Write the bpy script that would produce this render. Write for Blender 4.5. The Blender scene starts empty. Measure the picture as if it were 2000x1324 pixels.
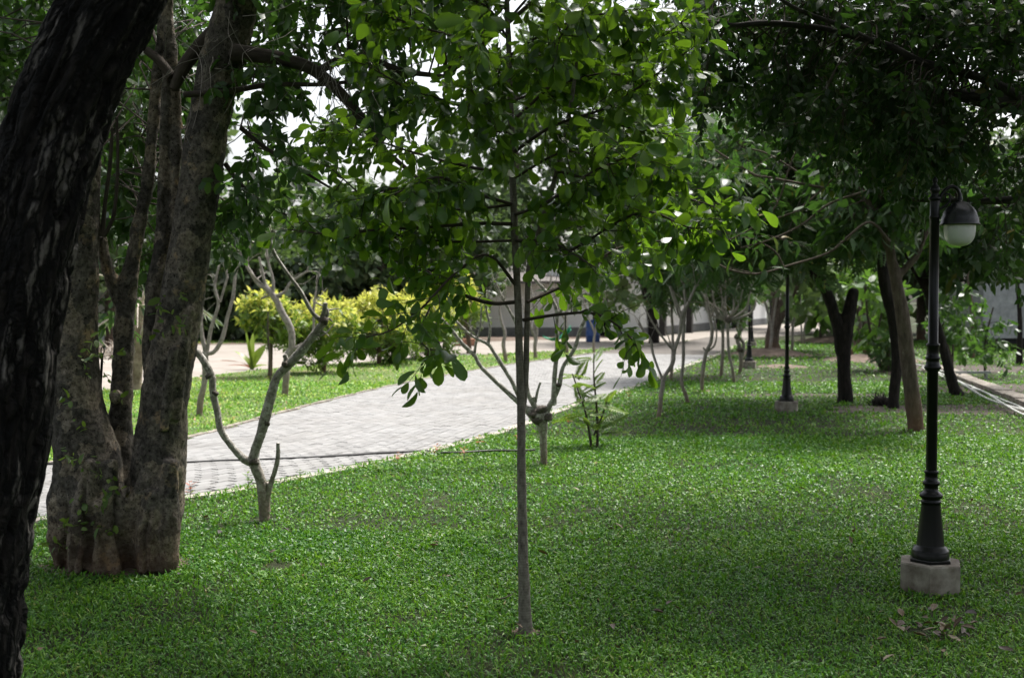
import bpy, math, random
import numpy as np
from mathutils import Vector
R = math.radians
rnd = random.Random(7)
rng = np.random.default_rng(7)
S = bpy.context.scene
C = S.collection

# ------------------------------------------------------------------ camera, sky, sun, exposure
F, CX, CY, HOR, CH = 2222.0, 1000.0, 662.0, 585.0, 1.75     # focal px, centre px, horizon row, eye height
PITCH = math.atan((CY - HOR) / F)
cam = bpy.data.cameras.new('camera'); cam.lens = 40.0; cam.sensor_width = 36.0
cam.clip_start = 0.05; cam.clip_end = 2000
cam.dof.use_dof = True; cam.dof.focus_distance = 6.6; cam.dof.aperture_fstop = 3.2
co = bpy.data.objects.new('camera', cam); C.objects.link(co)
co.location = (0, 0, CH); co.rotation_euler = (math.pi / 2 - PITCH, 0, 0)
S.camera = co

SUN_EL, SUN_AZ = R(61), R(36)            # azimuth from +Y towards +X
w = bpy.data.worlds.new('World'); S.world = w; w.use_nodes = True
nt = w.node_tree; bg = nt.nodes['Background']
sky = nt.nodes.new('ShaderNodeTexSky'); sky.sky_type = 'NISHITA'; sky.sun_disc = False
sky.sun_elevation = SUN_EL; sky.sun_rotation = SUN_AZ
sky.air_density = 1.0; sky.dust_density = 5.0; sky.ozone_density = 1.0
hs = nt.nodes.new('ShaderNodeHueSaturation'); hs.inputs['Saturation'].default_value = 0.35
nt.links.new(sky.outputs[0], hs.inputs['Color']); nt.links.new(hs.outputs[0], bg.inputs['Color'])
bg.inputs['Strength'].default_value = 0.11
sun = bpy.data.lights.new('sun', 'SUN'); sun.energy = 2.5; sun.angle = R(14); sun.color = (1, .965, .91)
so = bpy.data.objects.new('sun', sun); C.objects.link(so)
sd = Vector((math.sin(SUN_AZ) * math.cos(SUN_EL), math.cos(SUN_AZ) * math.cos(SUN_EL), math.sin(SUN_EL)))
so.rotation_euler = sd.to_track_quat('Z', 'Y').to_euler(); so.location = (0, 0, 40)
S.view_settings.view_transform = 'Standard'; S.view_settings.look = 'None'
S.view_settings.exposure = 1.32; S.view_settings.gamma = 1
S.render.engine = 'CYCLES'
S.cycles.max_bounces = 7; S.cycles.diffuse_bounces = 4; S.cycles.glossy_bounces = 2
S.cycles.transmission_bounces = 5; S.cycles.transparent_max_bounces = 4
S.cycles.caustics_reflective = False; S.cycles.caustics_refractive = False
S.cycles.use_denoising = True

# ------------------------------------------------------------------ pixel <-> place
cp, sp = math.cos(PITCH), math.sin(PITCH)
def P(x, y, d):
    """point seen at photo pixel x, y at distance d along +Y"""
    a, b = (x - CX) / F, -(y - CY) / F
    ry, rz = cp + b * sp, -sp + b * cp
    return np.array((a / ry * d, d, CH + rz / ry * d))
def G(x, y):
    a, b = (x - CX) / F, -(y - CY) / F
    ry, rz = cp + b * sp, -sp + b * cp
    t = -CH / rz
    return np.array((a * t, ry * t, 0.0))
def px(d): return d / F                  # metres per photo pixel at distance d
def PL(rows, d, dd=0.0):
    """polyline of (x, y, radius px[, depth offset]) -> points, radii"""
    pts, rad = [], []
    for i, r in enumerate(rows):
        D = d + (r[3] if len(r) > 3 else 0) + dd * i / max(1, len(rows) - 1)
        pts.append(P(r[0], r[1], D)); rad.append(r[2] * px(D))
    return np.array(pts), np.array(rad)

# ------------------------------------------------------------------ mesh helpers
def hash3(ix, iy, iz):
    n = (ix * 374761393 + iy * 668265263 + iz * 2147483647 * 3 + 1013) & 0xffffffff
    n = ((n ^ (n >> 13)) * 1274126177) & 0xffffffff
    n = (n ^ (n >> 16)) & 0xffffffff
    return n / 4294967295.0
def vnoise(p):
    p = np.asarray(p, float); i = np.floor(p).astype(np.int64); f = p - i
    f = f * f * (3 - 2 * f); out = 0
    for a in (0, 1):
        for b in (0, 1):
            for c in (0, 1):
                wgt = (f[:, 0] if a else 1 - f[:, 0]) * (f[:, 1] if b else 1 - f[:, 1]) * (f[:, 2] if c else 1 - f[:, 2])
                out = out + wgt * hash3(i[:, 0] + a, i[:, 1] + b, i[:, 2] + c)
    return out
def fbm(p, o=3):
    s, a, t = 0, 1, 0
    for k in range(o):
        s = s + a * vnoise(np.asarray(p) * 2 ** k + 17.3 * k); t += a; a *= .5
    return s / t
def norm(v): return v / np.maximum(np.linalg.norm(v, axis=-1, keepdims=True), 1e-9)

def link(name, me, parent=None, loc=None):
    o = bpy.data.objects.new(name, me); C.objects.link(o)
    if loc is not None: o.location = loc
    if parent is not None: o.parent = parent
    return o
def tag(o, label=None, cat=None, group=None, kind=None):
    if label: o['label'] = label
    if cat: o['category'] = cat
    if group: o['group'] = group
    if kind: o['kind'] = kind
    return o
def thing(name, label, cat, loc, group=None):
    o = bpy.data.objects.new(name, None); o.empty_display_size = .2
    C.objects.link(o); o.location = loc
    return tag(o, label, cat, group)

def raw_mesh(name, V, polys, mats, smooth=True, mi=None, tc=None):
    """polys: list of (n,k) int arrays"""
    me = bpy.data.meshes.new(name)
    V = np.asarray(V, np.float32)
    polys = [np.asarray(p, np.int32) for p in polys if len(p)]
    nl = sum(p.size for p in polys); nf = sum(len(p) for p in polys)
    me.vertices.add(len(V)); me.vertices.foreach_set('co', V.ravel())
    me.loops.add(nl); me.polygons.add(nf)
    me.loops.foreach_set('vertex_index', np.concatenate([p.ravel() for p in polys]))
    tot = np.concatenate([np.full(len(p), p.shape[1], np.int32) for p in polys])
    st = np.zeros(nf, np.int32); st[1:] = np.cumsum(tot)[:-1]
    me.polygons.foreach_set('loop_start', st)
    try: me.polygons.foreach_set('loop_total', tot)
    except Exception: pass
    if mi is not None: me.polygons.foreach_set('material_index', np.asarray(mi, np.int32))
    me.polygons.foreach_set('use_smooth', np.full(nf, bool(smooth)))
    for m in (mats if isinstance(mats, (list, tuple)) else [mats]): me.materials.append(m)
    if tc is not None:
        a = me.attributes.new('tc', 'FLOAT_VECTOR', 'POINT')
        a.data.foreach_set('vector', np.asarray(tc, np.float32).ravel())
    me.update(calc_edges=True)
    return me

class MB:
    def __init__(s): s.V, s.T, s.P3, s.P4, s.M3, s.M4, s.n = [], [], [], [], [], [], 0
    def add(s, V, faces, tc=None, mi=0):
        V = np.asarray(V, float); f = np.asarray(faces, np.int64) + s.n
        s.V.append(V); s.T.append(V if tc is None else tc)
        if f.shape[1] == 3: s.P3.append(f); s.M3.append(np.full(len(f), mi))
        else: s.P4.append(f); s.M4.append(np.full(len(f), mi))
        s.n += len(V)
    def build(s, name, mats, parent=None, smooth=True, loc=None, kind=None):
        V = np.concatenate(s.V); T = np.concatenate(s.T)
        if parent is not None: V = V - np.array(parent.location)
        elif loc is not None: V = V - np.array(loc)
        ps, ms = [], []
        if s.P3: ps.append(np.concatenate(s.P3)); ms.append(np.concatenate(s.M3))
        if s.P4: ps.append(np.concatenate(s.P4)); ms.append(np.concatenate(s.M4))
        me = raw_mesh(name, V, ps, mats, smooth, np.concatenate(ms), T)
        o = link(name, me, parent, loc if parent is None else None)
        if kind: o['kind'] = kind
        return o

def spline(pts, rad, sub):
    pts = np.asarray(pts, float); rad = np.asarray(rad, float); n = len(pts)
    if n < 3 or sub <= 1:
        t = np.linspace(0, n - 1, (n - 1) * max(1, sub) + 1); k = np.minimum(t.astype(int), n - 2); u = (t - k)[:, None]
        return pts[k] * (1 - u) + pts[k + 1] * u, rad[k] * (1 - u[:, 0]) + rad[k + 1] * u[:, 0]
    q = np.vstack([2 * pts[0] - pts[1], pts, 2 * pts[-1] - pts[-2]])
    t = np.linspace(0, n - 1, (n - 1) * sub + 1); k = np.minimum(t.astype(int), n - 2); u = (t - k)[:, None]
    p0, p1, p2, p3 = q[k], q[k + 1], q[k + 2], q[k + 3]
    o = .5 * (2 * p1 + (p2 - p0) * u + (2 * p0 - 5 * p1 + 4 * p2 - p3) * u ** 2 + (3 * p1 - p0 - 3 * p2 + p3) * u ** 3)
    return o, rad[k] * (1 - u[:, 0]) + rad[k + 1] * u[:, 0]
def frames(p):
    t = norm(np.gradient(p, axis=0)); a = np.zeros_like(p)
    ref = np.array((1., 0, 0)) if abs(t[0][0]) < .8 else np.array((0, 1., 0))
    v = ref - t[0] * ref.dot(t[0]); a[0] = v / np.linalg.norm(v)
    for i in range(1, len(p)):
        v = a[i - 1] - t[i] * a[i - 1].dot(t[i]); a[i] = v / max(np.linalg.norm(v), 1e-9)
    return t, a, np.cross(t, a)
def tube(mb, pts, rad, seg=8, sub=3, disp=None, mi=0, cap=True):
    p, r = spline(pts, rad, sub); t, a, b = frames(p); n = len(p)
    th = np.linspace(0, 2 * math.pi, seg, endpoint=False)
    ct, st = np.cos(th), np.sin(th)
    L = np.concatenate([[0], np.cumsum(np.linalg.norm(np.diff(p, axis=0), axis=1))])
    dirs = a[:, None] * ct[None, :, None] + b[:, None] * st[None, :, None]
    rr = np.repeat(r[:, None], seg, 1)
    R0 = float(np.mean(r))
    tc = np.stack([np.broadcast_to(ct * R0, (n, seg)), np.broadcast_to(st * R0, (n, seg)), np.broadcast_to(L[:, None], (n, seg))], -1)
    if disp is not None: rr = rr + disp(tc.reshape(-1, 3)).reshape(n, seg)
    V = (p[:, None] + dirs * rr[..., None]).reshape(-1, 3)
    i = np.arange(n - 1)[:, None] * seg; j = np.arange(seg)[None]; k = (j + 1) % seg
    Fq = np.stack([i + j, i + k, i + seg + k, i + seg + j], -1).reshape(-1, 4)
    tcf = tc.reshape(-1, 3)
    mb.add(V, Fq, tcf, mi)
    if cap:
        for e, base, s_ in ((0, 0, -1), (n - 1, (n - 1) * seg, 1)):
            ring = V[base:base + seg]; c = p[e] + t[e] * s_ * r[e] * .45
            VV = np.vstack([ring, c]); jj = np.arange(seg); kk = (jj + 1) % seg
            f = np.stack([jj, kk, np.full(seg, seg)], -1) if s_ > 0 else np.stack([kk, jj, np.full(seg, seg)], -1)
            mb.add(VV, f, np.vstack([tcf[base:base + seg], tcf[base:base + 1]]), mi)
    return p, r
def blob(mb, c, r, seg=12, rings=8, seed=0, amp=.25, mi=0):
    V = []
    for i in range(rings + 1):
        ph = math.pi * i / rings
        for j in range(seg):
            th = 2 * math.pi * j / seg
            V.append((math.sin(ph) * math.cos(th), math.sin(ph) * math.sin(th), math.cos(ph)))
    V = np.array(V); r = np.broadcast_to(np.asarray(r, float), (3,))
    k = 1 + amp * (fbm(V * 1.7 + seed * 9.1) - .5) * 2
    X = np.asarray(c) + V * k[:, None] * r
    f = [(i * seg + j, i * seg + (j + 1) % seg, (i + 1) * seg + (j + 1) % seg, (i + 1) * seg + j) for i in range(rings) for j in range(seg)]
    mb.add(X, np.array(f)[:, ::-1], X, mi)
def box(mb, lo, hi, mi=0):
    lo, hi = np.asarray(lo, float), np.asarray(hi, float)
    V = np.array([[(lo, hi)[a][0], (lo, hi)[b][1], (lo, hi)[c][2]] for a in (0, 1) for b in (0, 1) for c in (0, 1)])
    f = [(0, 1, 3, 2), (4, 6, 7, 5), (0, 4, 5, 1), (2, 3, 7, 6), (0, 2, 6, 4), (1, 5, 7, 3)]
    mb.add(V, f, V, mi)
def quadbox(mb, a, b, thick, z0, z1, mi=0):
    """upright slab from a to b on the ground"""
    a, b = np.array(a[:2], float), np.array(b[:2], float); t = (b - a) / np.linalg.norm(b - a); n = np.array((-t[1], t[0])) * thick / 2
    c = [a - n, b - n, b + n, a + n]
    V = np.array([(*q, z) for z in (z0, z1) for q in c])
    f = [(3, 2, 1, 0), (4, 5, 6, 7), (0, 1, 5, 4), (1, 2, 6, 5), (2, 3, 7, 6), (3, 0, 4, 7)]
    mb.add(V, f, V, mi)
def lathe(mb, prof, c, seg=20, mi=0, rot=0):
    V, n = [], len(prof)
    for r, z in prof:
        for j in range(seg):
            th = 2 * math.pi * j / seg + rot
            V.append((c[0] + r * math.cos(th), c[1] + r * math.sin(th), c[2] + z))
    f = [(i * seg + j, i * seg + (j + 1) % seg, (i + 1) * seg + (j + 1) % seg, (i + 1) * seg + j) for i in range(n - 1) for j in range(seg)]
    V = np.array(V); mb.add(V, f, V - np.asarray(c), mi)
def flat(name, poly, z, mat, kind='structure', res=None):
    """flat sheet from an outline"""
    import bmesh
    bm = bmesh.new(); vs = [bm.verts.new((p[0], p[1], z)) for p in poly]
    f = bm.faces.new(vs); bmesh.ops.triangulate(bm, faces=[f]); bm.normal_update()
    for f in bm.faces:
        if f.normal.z < 0: f.normal_flip()
    me = bpy.data.meshes.new(name); bm.to_mesh(me); bm.free(); me.materials.append(mat)
    o = link(name, me)
    if kind: o['kind'] = kind
    return o
def fuse(mb, name, mat, parent, voxel, amp=0.0, freq=20., zs=1.0, smooth=4, seed=0, grooves=()):
    """weld overlapping limbs into one continuous skin, then roughen it as bark"""
    tmp = mb.build(name + '_tmp', mat)
    m = tmp.modifiers.new('r', 'REMESH'); m.mode = 'VOXEL'; m.voxel_size = voxel
    if smooth:
        s_ = tmp.modifiers.new('s', 'SMOOTH'); s_.iterations = smooth; s_.factor = .5
    dg = bpy.context.evaluated_depsgraph_get(); ev = tmp.evaluated_get(dg)
    me = bpy.data.meshes.new_from_object(ev, depsgraph=dg); me.name = name
    old = tmp.data; bpy.data.objects.remove(tmp); bpy.data.meshes.remove(old)
    n = len(me.vertices); V = np.zeros(n * 3, np.float32); me.vertices.foreach_get('co', V); V = V.reshape(-1, 3)
    N = np.zeros(n * 3, np.float32); me.vertices.foreach_get('normal', N); N = N.reshape(-1, 3)
    T = V.copy()
    if amp:
        q = V * np.array((freq, freq, freq * zs)) + seed
        d = (fbm(q, 3) - .5) * 2 + .8 * (fbm(q * .3 + 5, 2) - .5) * 2
        V = V + N * (d * amp)[:, None]
    for (x0, x1, zt, dep, wd) in grooves:                 # folds between the lobes of a fluted base
        xc = x0 + (x1 - x0) * np.clip(T[:, 2] / zt, 0, 1) + .02 * np.sin(T[:, 2] * 9 + x0 * 7)
        V = V - N * (dep * np.exp(-((T[:, 0] - xc) / wd) ** 2) * np.clip((zt - T[:, 2]) / (zt * .35), 0, 1))[:, None]
    V = V - np.array(parent.location)
    me.vertices.foreach_set('co', V.astype(np.float32).ravel())
    a = me.attributes.get('tc') or me.attributes.new('tc', 'FLOAT_VECTOR', 'POINT')
    a.data.foreach_set('vector', T.astype(np.float32).ravel())
    me.polygons.foreach_set('use_smooth', np.ones(len(me.polygons), bool))
    if not me.materials: me.materials.append(mat)
    me.update()
    return link(name, me, parent)

# ------------------------------------------------------------------ leaves
def leaf_proto(rows, fold=.18, curl=.15):
    """rows of (t, half width) -> verts (x side, y along, z normal) length 1; triangles"""
    V, Fc = [], []
    idx = []
    for t, wd in rows:
        z = -curl * t * t
        if wd <= 0: V.append((0, t, z)); idx.append((len(V) - 1,))
        else:
            V += [(-wd, t, z + fold * wd), (0, t, z), (wd, t, z + fold * wd)]; idx.append((len(V) - 3, len(V) - 2, len(V) - 1))
    for a, b in zip(idx, idx[1:]):
        if len(a) == 1 and len(b) == 3: Fc += [(a[0], b[1], b[0]), (a[0], b[2], b[1])]
        elif len(a) == 3 and len(b) == 1: Fc += [(a[0], a[1], b[0]), (a[1], a[2], b[0])]
        else: Fc += [(a[0], a[1], b[1]), (a[0], b[1], b[0]), (a[1], a[2], b[2]), (a[1], b[2], b[1])]
    return np.array(V), np.array(Fc)
OBOV = leaf_proto([(0, 0), (.1, .012), (.14, .06), (.35, .16), (.6, .25), (.78, .255), (.92, .17), (1, 0)], .22, .24)
OVAL = leaf_proto([(0, 0), (.28, .22), (.74, .21), (1, 0)], .2, .2)
LANC = leaf_proto([(0, 0), (.22, .15), (.5, .2), (1, 0)], .25, .3)
LANC5 = leaf_proto([(0, 0), (.3, .2), (.65, .22), (1, 0)], .2, .2)
SMALL = leaf_proto([(0, 0), (.45, .3), (1, 0)], .2, .15)
def feather(npin, w_, step=2):
    """pinnate leaf: thin rachis with paired leaflets"""
    V, Fc = [], []
    def q(*pts):
        n = len(V); V.extend(pts); Fc.append((n, n + 1, n + 2)); Fc.append((n, n + 2, n + 3)) if len(pts) == 4 else None
    q((-.006, 0, 0), (.006, 0, 0), (.004, 1, -.12), (-.004, 1, -.12))
    for i in range(npin):
        t = .12 + .88 * i / (npin - 1); L = w_ * (1 - .55 * abs(2 * t - .95)) ; z = -.12 * t * t
        for s in (-1, 1):
            h_ = .72 / npin; q((0, t, z), (s * L * .5, t - h_ * .4, z + .02), (s * L, t + h_ * .9, z - .03), (s * L * .45, t + h_ * 1.3, z + .015))
    return np.array(V), np.array(Fc)
FEA = feather(9, .34)
FEAB = feather(9, .28)
def bipin(npin, n2):
    V, Fc = [], []
    fv, ff = feather(n2, .16)
    base = 0
    V.append(np.array([(-.006, 0, 0), (.006, 0, 0), (.004, 1, -.12), (-.004, 1, -.12)])); Fc.append(np.array([(0, 1, 2), (0, 2, 3)])); base = 4
    for i in range(npin):
        t = .15 + .8 * i / (npin - 1); L = .42 * (1 - .5 * abs(2 * t - 1))
        for s in (-1, 1):
            ang = s * R(62); c, si = math.cos(ang), math.sin(ang)
            X = fv * L; W = np.stack([X[:, 0] * c + X[:, 1] * si, -X[:, 0] * si + X[:, 1] * c + t, X[:, 2] - .12 * t * t], -1)
            V.append(W); Fc.append(ff + base); base += len(W)
    return np.concatenate(V), np.concatenate(Fc)
BIP = bipin(8, 10)
FERN = feather(13, .2)
FERN = (np.concatenate([FERN[0] * np.array((1, 1, 1.))]), FERN[1])

class Leaves:
    def __init__(s): s.o, s.d, s.n, s.s, s.m = [], [], [], [], []
    def add(s, o, d, n, sc, mi=0):
        o = np.atleast_2d(o); s.o.append(o); s.d.append(np.atleast_2d(d)); s.n.append(np.atleast_2d(n))
        s.s.append(np.broadcast_to(sc, (len(o),)).astype(float)); s.m.append(np.broadcast_to(mi, (len(o),)).astype(int))
    def arr(s):
        o, d, n = np.concatenate(s.o), norm(np.concatenate(s.d)), np.concatenate(s.n)
        n = norm(n - d * (n * d).sum(1, keepdims=True)); return o, d, n, np.concatenate(s.s), np.concatenate(s.m)
    def count(s): return sum(len(a) for a in s.o)
    def mesh(s, name, proto, mats, parent, keep=None, kind='stuff', jit=.25):
        o, d, n, sc, m = s.arr()
        if keep is not None: o, d, n, sc, m = o[keep], d[keep], n[keep], sc[keep], m[keep]
        pv, pf = proto; side = np.cross(d, n)
        wj = 1 + jit * (rng.random(len(o)) - .5) * 2; cj = rng.normal(1, .6, len(o))
        V = o[:, None] + sc[:, None, None] * (pv[None, :, 0, None] * (side * wj[:, None])[:, None] + pv[None, :, 1, None] * d[:, None]
                                              + (pv[None, :, 2] * cj[:, None])[..., None] * n[:, None])
        Fc = (pf[None] + (np.arange(len(o)) * len(pv))[:, None, None]).reshape(-1, 3)
        me = raw_mesh(name, (V.reshape(-1, 3) - np.array(parent.location)), [Fc], mats, True, np.repeat(m, len(pf)))
        ob = link(name, me, parent)
        if kind: ob['kind'] = kind
        return ob
def unit(n): return norm(rng.normal(size=(n, 3)))
def twig(mb, lv, p, d, L, nl, size, droop=.3, r=.003, spread=.9, up=.7, mi=0, seg=4, tipc=0, mfun=None):
    """one twig with leaves set alternately along it"""
    d = norm(np.asarray(d, float)); k = 4
    pts = [np.asarray(p, float)]; dd = d.copy()
    for i in range(k - 1):
        dd = norm(dd + np.array((0, 0, -droop)) * .35 + rng.normal(size=3) * .16); pts.append(pts[-1] + dd * L / (k - 1))
    pts = np.array(pts)
    if mb is not None: tube(mb, pts, np.linspace(r, r * .4, k), seg, 1, cap=False)
    t = np.linspace(.18, 1, nl) + rng.normal(size=nl) * .03; t = np.clip(t, .05, 1) * (k - 1)
    i = np.minimum(t.astype(int), k - 2); u = (t - i)[:, None]
    o = pts[i] * (1 - u) + pts[i + 1] * u; tan = norm(pts[i + 1] - pts[i])
    ref = unit(1)[0]; a = norm(np.cross(tan, ref)); b = np.cross(tan, a)
    th = np.arange(nl) * 2.4 + rng.normal(size=nl) * .4
    rad = a * np.cos(th)[:, None] + b * np.sin(th)[:, None]
    ld = norm(tan * .55 + rad * spread + np.array((0, 0, -droop)) + rng.normal(size=(nl, 3)) * .2)
    nn = norm(np.array((0, 0, up)) + rng.normal(size=(nl, 3)) * .45 - rad * .2)
    m = mi if mfun is None else mfun(o)
    lv.add(o, ld, nn, size * (1 + .34 * rng.normal(size=nl)).clip(.4, 1.65), m)
def foliate(mb, lv, skel, centers, tw=6, tl=.5, nl=10, size=.08, droop=.3, r=.012, up=.7, spread=.9, tr=.003, seg=5, mfun=None, twigs=True):
    """a limb to each clump centre from the nearest wood, then leafy twigs round it"""
    skel = np.asarray(skel)
    for c in centers:
        dv = skel - c; j = int(np.argmin((dv ** 2).sum(1) + .6 * np.maximum(dv[:, 2], 0) ** 2)); a = skel[j]
        L = np.linalg.norm(c - a)
        mid = a + (c - a) * .5 + rng.normal(size=3) * L * .1 + np.array((0, 0, L * .12))
        if L > .05 and r > 0: tube(mb, [a, mid, c], [r, r * .7, r * .35], seg, 3, cap=False)
        out = norm(c - a + 1e-6)
        for k in range(tw):
            u = rng.random() * .75
            s0 = c + (mid - c) * u * (.8 if L > .05 else 0)
            d = norm(unit(1)[0] * 1.1 + out * .6 + np.array((0, 0, -droop * .4)))
            twig(mb if twigs else None, lv, s0, d, tl * rng.uniform(.6, 1.25), nl, size, droop, tr, spread, up, mfun=mfun, seg=3)
def ell(c, r, n, shell=.45):
    v = unit(n); q = (shell + (1 - shell) * rng.random(n)) ** (1 / 2)
    return np.asarray(c) + v * q[:, None] * np.asarray(r)
def pbox(x0, x1, y0, y1, d0, d1, n):
    return np.array([P(rng.uniform(x0, x1), rng.uniform(y0, y1), rng.uniform(d0, d1)) for _ in range(n)])
def inpoly(X, Y, poly):
    poly = np.asarray(poly)[:, :2]; r = np.zeros(len(X), bool); j = len(poly) - 1
    for i in range(len(poly)):
        xi, yi = poly[i]; xj, yj = poly[j]
        if yi != yj: r ^= ((yi > Y) != (yj > Y)) & (X < (xj - xi) * (Y - yi) / (yj - yi) + xi)
        j = i
    return r

# ------------------------------------------------------------------ materials
def mat(name):
    m = bpy.data.materials.new(name); m.use_nodes = True
    return m, m.node_tree.nodes, m.node_tree.links, m.node_tree.nodes['Principled BSDF']
def ramp(N, stops):
    r = N.new('ShaderNodeValToRGB'); e = r.color_ramp.elements
    while len(e) < len(stops): e.new(.5)
    for i, (p, c) in enumerate(stops): e[i].position = p; e[i].color = (*c, 1) if len(c) == 3 else c
    return r
def noise(N, L, vec, scale, detail=3, rough=.55):
    n = N.new('ShaderNodeTexNoise'); n.inputs['Scale'].default_value = scale; n.inputs['Detail'].default_value = detail
    n.inputs['Roughness'].default_value = rough
    if vec is not None: L.new(vec, n.inputs['Vector'])
    return n
def mixc(N, L, f, a, b, mode='MIX'):
    m = N.new('ShaderNodeMix'); m.data_type = 'RGBA'; m.blend_type = mode
    for s, v in ((m.inputs[0], f), (m.inputs[6], a), (m.inputs[7], b)):
        if hasattr(v, 'links') or hasattr(v, 'is_linked'): L.new(v, s)
        elif isinstance(v, (int, float)): s.default_value = v
        else: s.default_value = (*v, 1)
    return m.outputs[2]
def leaf_mat(name, stops, trans=(.12, .22, .02), tf=.38, rough=.38, spec=.5):
    m, N, L, b = mat(name)
    g = N.new('ShaderNodeNewGeometry'); oi = N.new('ShaderNodeObjectInfo')
    ad = N.new('ShaderNodeMath'); L.new(g.outputs['Random Per Island'], ad.inputs[0]); L.new(oi.outputs['Random'], ad.inputs[1])
    fr = N.new('ShaderNodeMath'); fr.operation = 'FRACT'; L.new(ad.outputs[0], fr.inputs[0])
    r = ramp(N, stops); L.new(fr.outputs[0], r.inputs[0])
    tcn = N.new('ShaderNodeTexCoord'); nz = noise(N, L, tcn.outputs['Object'], 9, 2)
    col = mixc(N, L, .35, r.outputs[0], nz.outputs['Fac'], 'OVERLAY')
    back = mixc(N, L, .35, col, (.1, .14, .06))
    bf = mixc(N, L, g.outputs['Backfacing'], col, back)
    L.new(bf, b.inputs['Base Color']); b.inputs['Roughness'].default_value = rough; b.inputs['Specular IOR Level'].default_value = spec
    t = N.new('ShaderNodeBsdfTranslucent'); tcol = mixc(N, L, .6, col, trans); L.new(tcol, t.inputs['Color'])
    mx = N.new('ShaderNodeMixShader'); mx.inputs[0].default_value = tf
    L.new(b.outputs[0], mx.inputs[1]); L.new(t.outputs[0], mx.inputs[2])
    L.new(mx.outputs[0], N['Material Output'].inputs['Surface'])
    return m
def bark_mat(name, dark, mid, light, patch=None, sc=(30, 30, 7), bump=.5, pscale=6., pt=.6, rough=.9, rings=0, dist=.01, foot=None, crack=None, pstretch=1., blot=False):
    m, N, L, b = mat(name)
    at = N.new('ShaderNodeAttribute'); at.attribute_name = 'tc'
    mp = N.new('ShaderNodeMapping'); mp.inputs['Scale'].default_value = sc; L.new(at.outputs['Vector'], mp.inputs['Vector'])
    n1 = noise(N, L, mp.outputs[0], 1.0, 6, .65)
    mp2 = N.new('ShaderNodeMapping'); mp2.inputs['Scale'].default_value = (1, 1, pstretch); L.new(at.outputs['Vector'], mp2.inputs['Vector'])
    n2 = noise(N, L, mp2.outputs[0], pscale, 5, .65)
    r = ramp(N, [(.3, dark), (.5, mid), (.72, light)]); L.new(n1.outputs['Fac'], r.inputs[0])
    col = r.outputs[0]; hgt = n1.outputs['Fac']; cm = None
    if crack:                                            # plates split by dark furrows
        mp3 = N.new('ShaderNodeMapping'); mp3.inputs['Scale'].default_value = crack[0]
        wn = noise(N, L, at.outputs['Vector'], 14, 3); wa = N.new('ShaderNodeVectorMath'); wa.operation = 'MULTIPLY_ADD'
        L.new(wn.outputs['Color'], wa.inputs[0]); wa.inputs[1].default_value = (.05, .05, .1); L.new(at.outputs['Vector'], wa.inputs[2])
        L.new(wa.outputs[0], mp3.inputs['Vector'])
        vo = N.new('ShaderNodeTexVoronoi'); vo.feature = 'DISTANCE_TO_EDGE'; vo.inputs['Scale'].default_value = 1; L.new(mp3.outputs[0], vo.inputs['Vector'])
        cr = ramp(N, [(.02, (0, 0, 0)), (crack[1], (1, 1, 1))]); L.new(vo.outputs['Distance'], cr.inputs[0]); cm = cr.outputs[0]
        ha = N.new('ShaderNodeMath'); ha.operation = 'MULTIPLY_ADD'; L.new(cm, ha.inputs[0]); ha.inputs[1].default_value = .8; L.new(n1.outputs['Fac'], ha.inputs[2]); hgt = ha.outputs[0]
    if patch:
        pr = ramp(N, [(pt, (0, 0, 0)), (pt + .05, (1, 1, 1))]); L.new(n2.outputs['Fac'], pr.inputs[0])
        pm = N.new('ShaderNodeMath'); pm.operation = 'MULTIPLY'; L.new(pr.outputs[0], pm.inputs[0])
        r2 = ramp(N, [(.35, (0, 0, 0)), (.5, (1, 1, 1))]); L.new(n1.outputs['Fac'], r2.inputs[0]); L.new(r2.outputs[0], pm.inputs[1])
        col = mixc(N, L, pm.outputs[0], col, patch)
    if cm is not None: col = mixc(N, L, cm, dark, col)
    if blot:                                             # scales of bark that flaked off at different times
        wn = noise(N, L, at.outputs['Vector'], 22, 4, .7); wa = N.new('ShaderNodeVectorMath'); wa.operation = 'MULTIPLY_ADD'
        L.new(wn.outputs['Color'], wa.inputs[0]); wa.inputs[1].default_value = (.09, .09, .09); L.new(at.outputs['Vector'], wa.inputs[2])
        vo = N.new('ShaderNodeTexVoronoi'); vo.inputs['Scale'].default_value = 9; L.new(wa.outputs[0], vo.inputs['Vector'])
        bl = ramp(N, [(0, (.34, .33, .33)), (.5, (1, .96, .9)), (1, (2.1, 1.9, 1.62))]); sxx = N.new('ShaderNodeSeparateColor'); L.new(vo.outputs['Color'], sxx.inputs[0]); L.new(sxx.outputs[0], bl.inputs[0])
        col = mixc(N, L, .8, col, bl.outputs[0], 'MULTIPLY')
        pit = noise(N, L, mp.outputs[0], 2.2, 3, .6); pr2 = ramp(N, [(.33, (.12, .11, .1)), (.42, (1, 1, 1))]); L.new(pit.outputs['Fac'], pr2.inputs[0])
        col = mixc(N, L, 1., col, pr2.outputs[0], 'MULTIPLY')
        ha = N.new('ShaderNodeMath'); ha.operation = 'MULTIPLY_ADD'; L.new(sxx.outputs[0], ha.inputs[0]); ha.inputs[1].default_value = .5; L.new(hgt, ha.inputs[2]); hgt = ha.outputs[0]
    if rings:
        wv = N.new('ShaderNodeTexWave'); wv.bands_direction = 'Z'; wv.inputs['Scale'].default_value = rings
        wv.inputs['Distortion'].default_value = 3; wv.inputs['Detail'].default_value = 3; L.new(at.outputs['Vector'], wv.inputs['Vector'])
        col = mixc(N, L, .16, col, wv.outputs['Color'], 'MULTIPLY')
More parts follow.
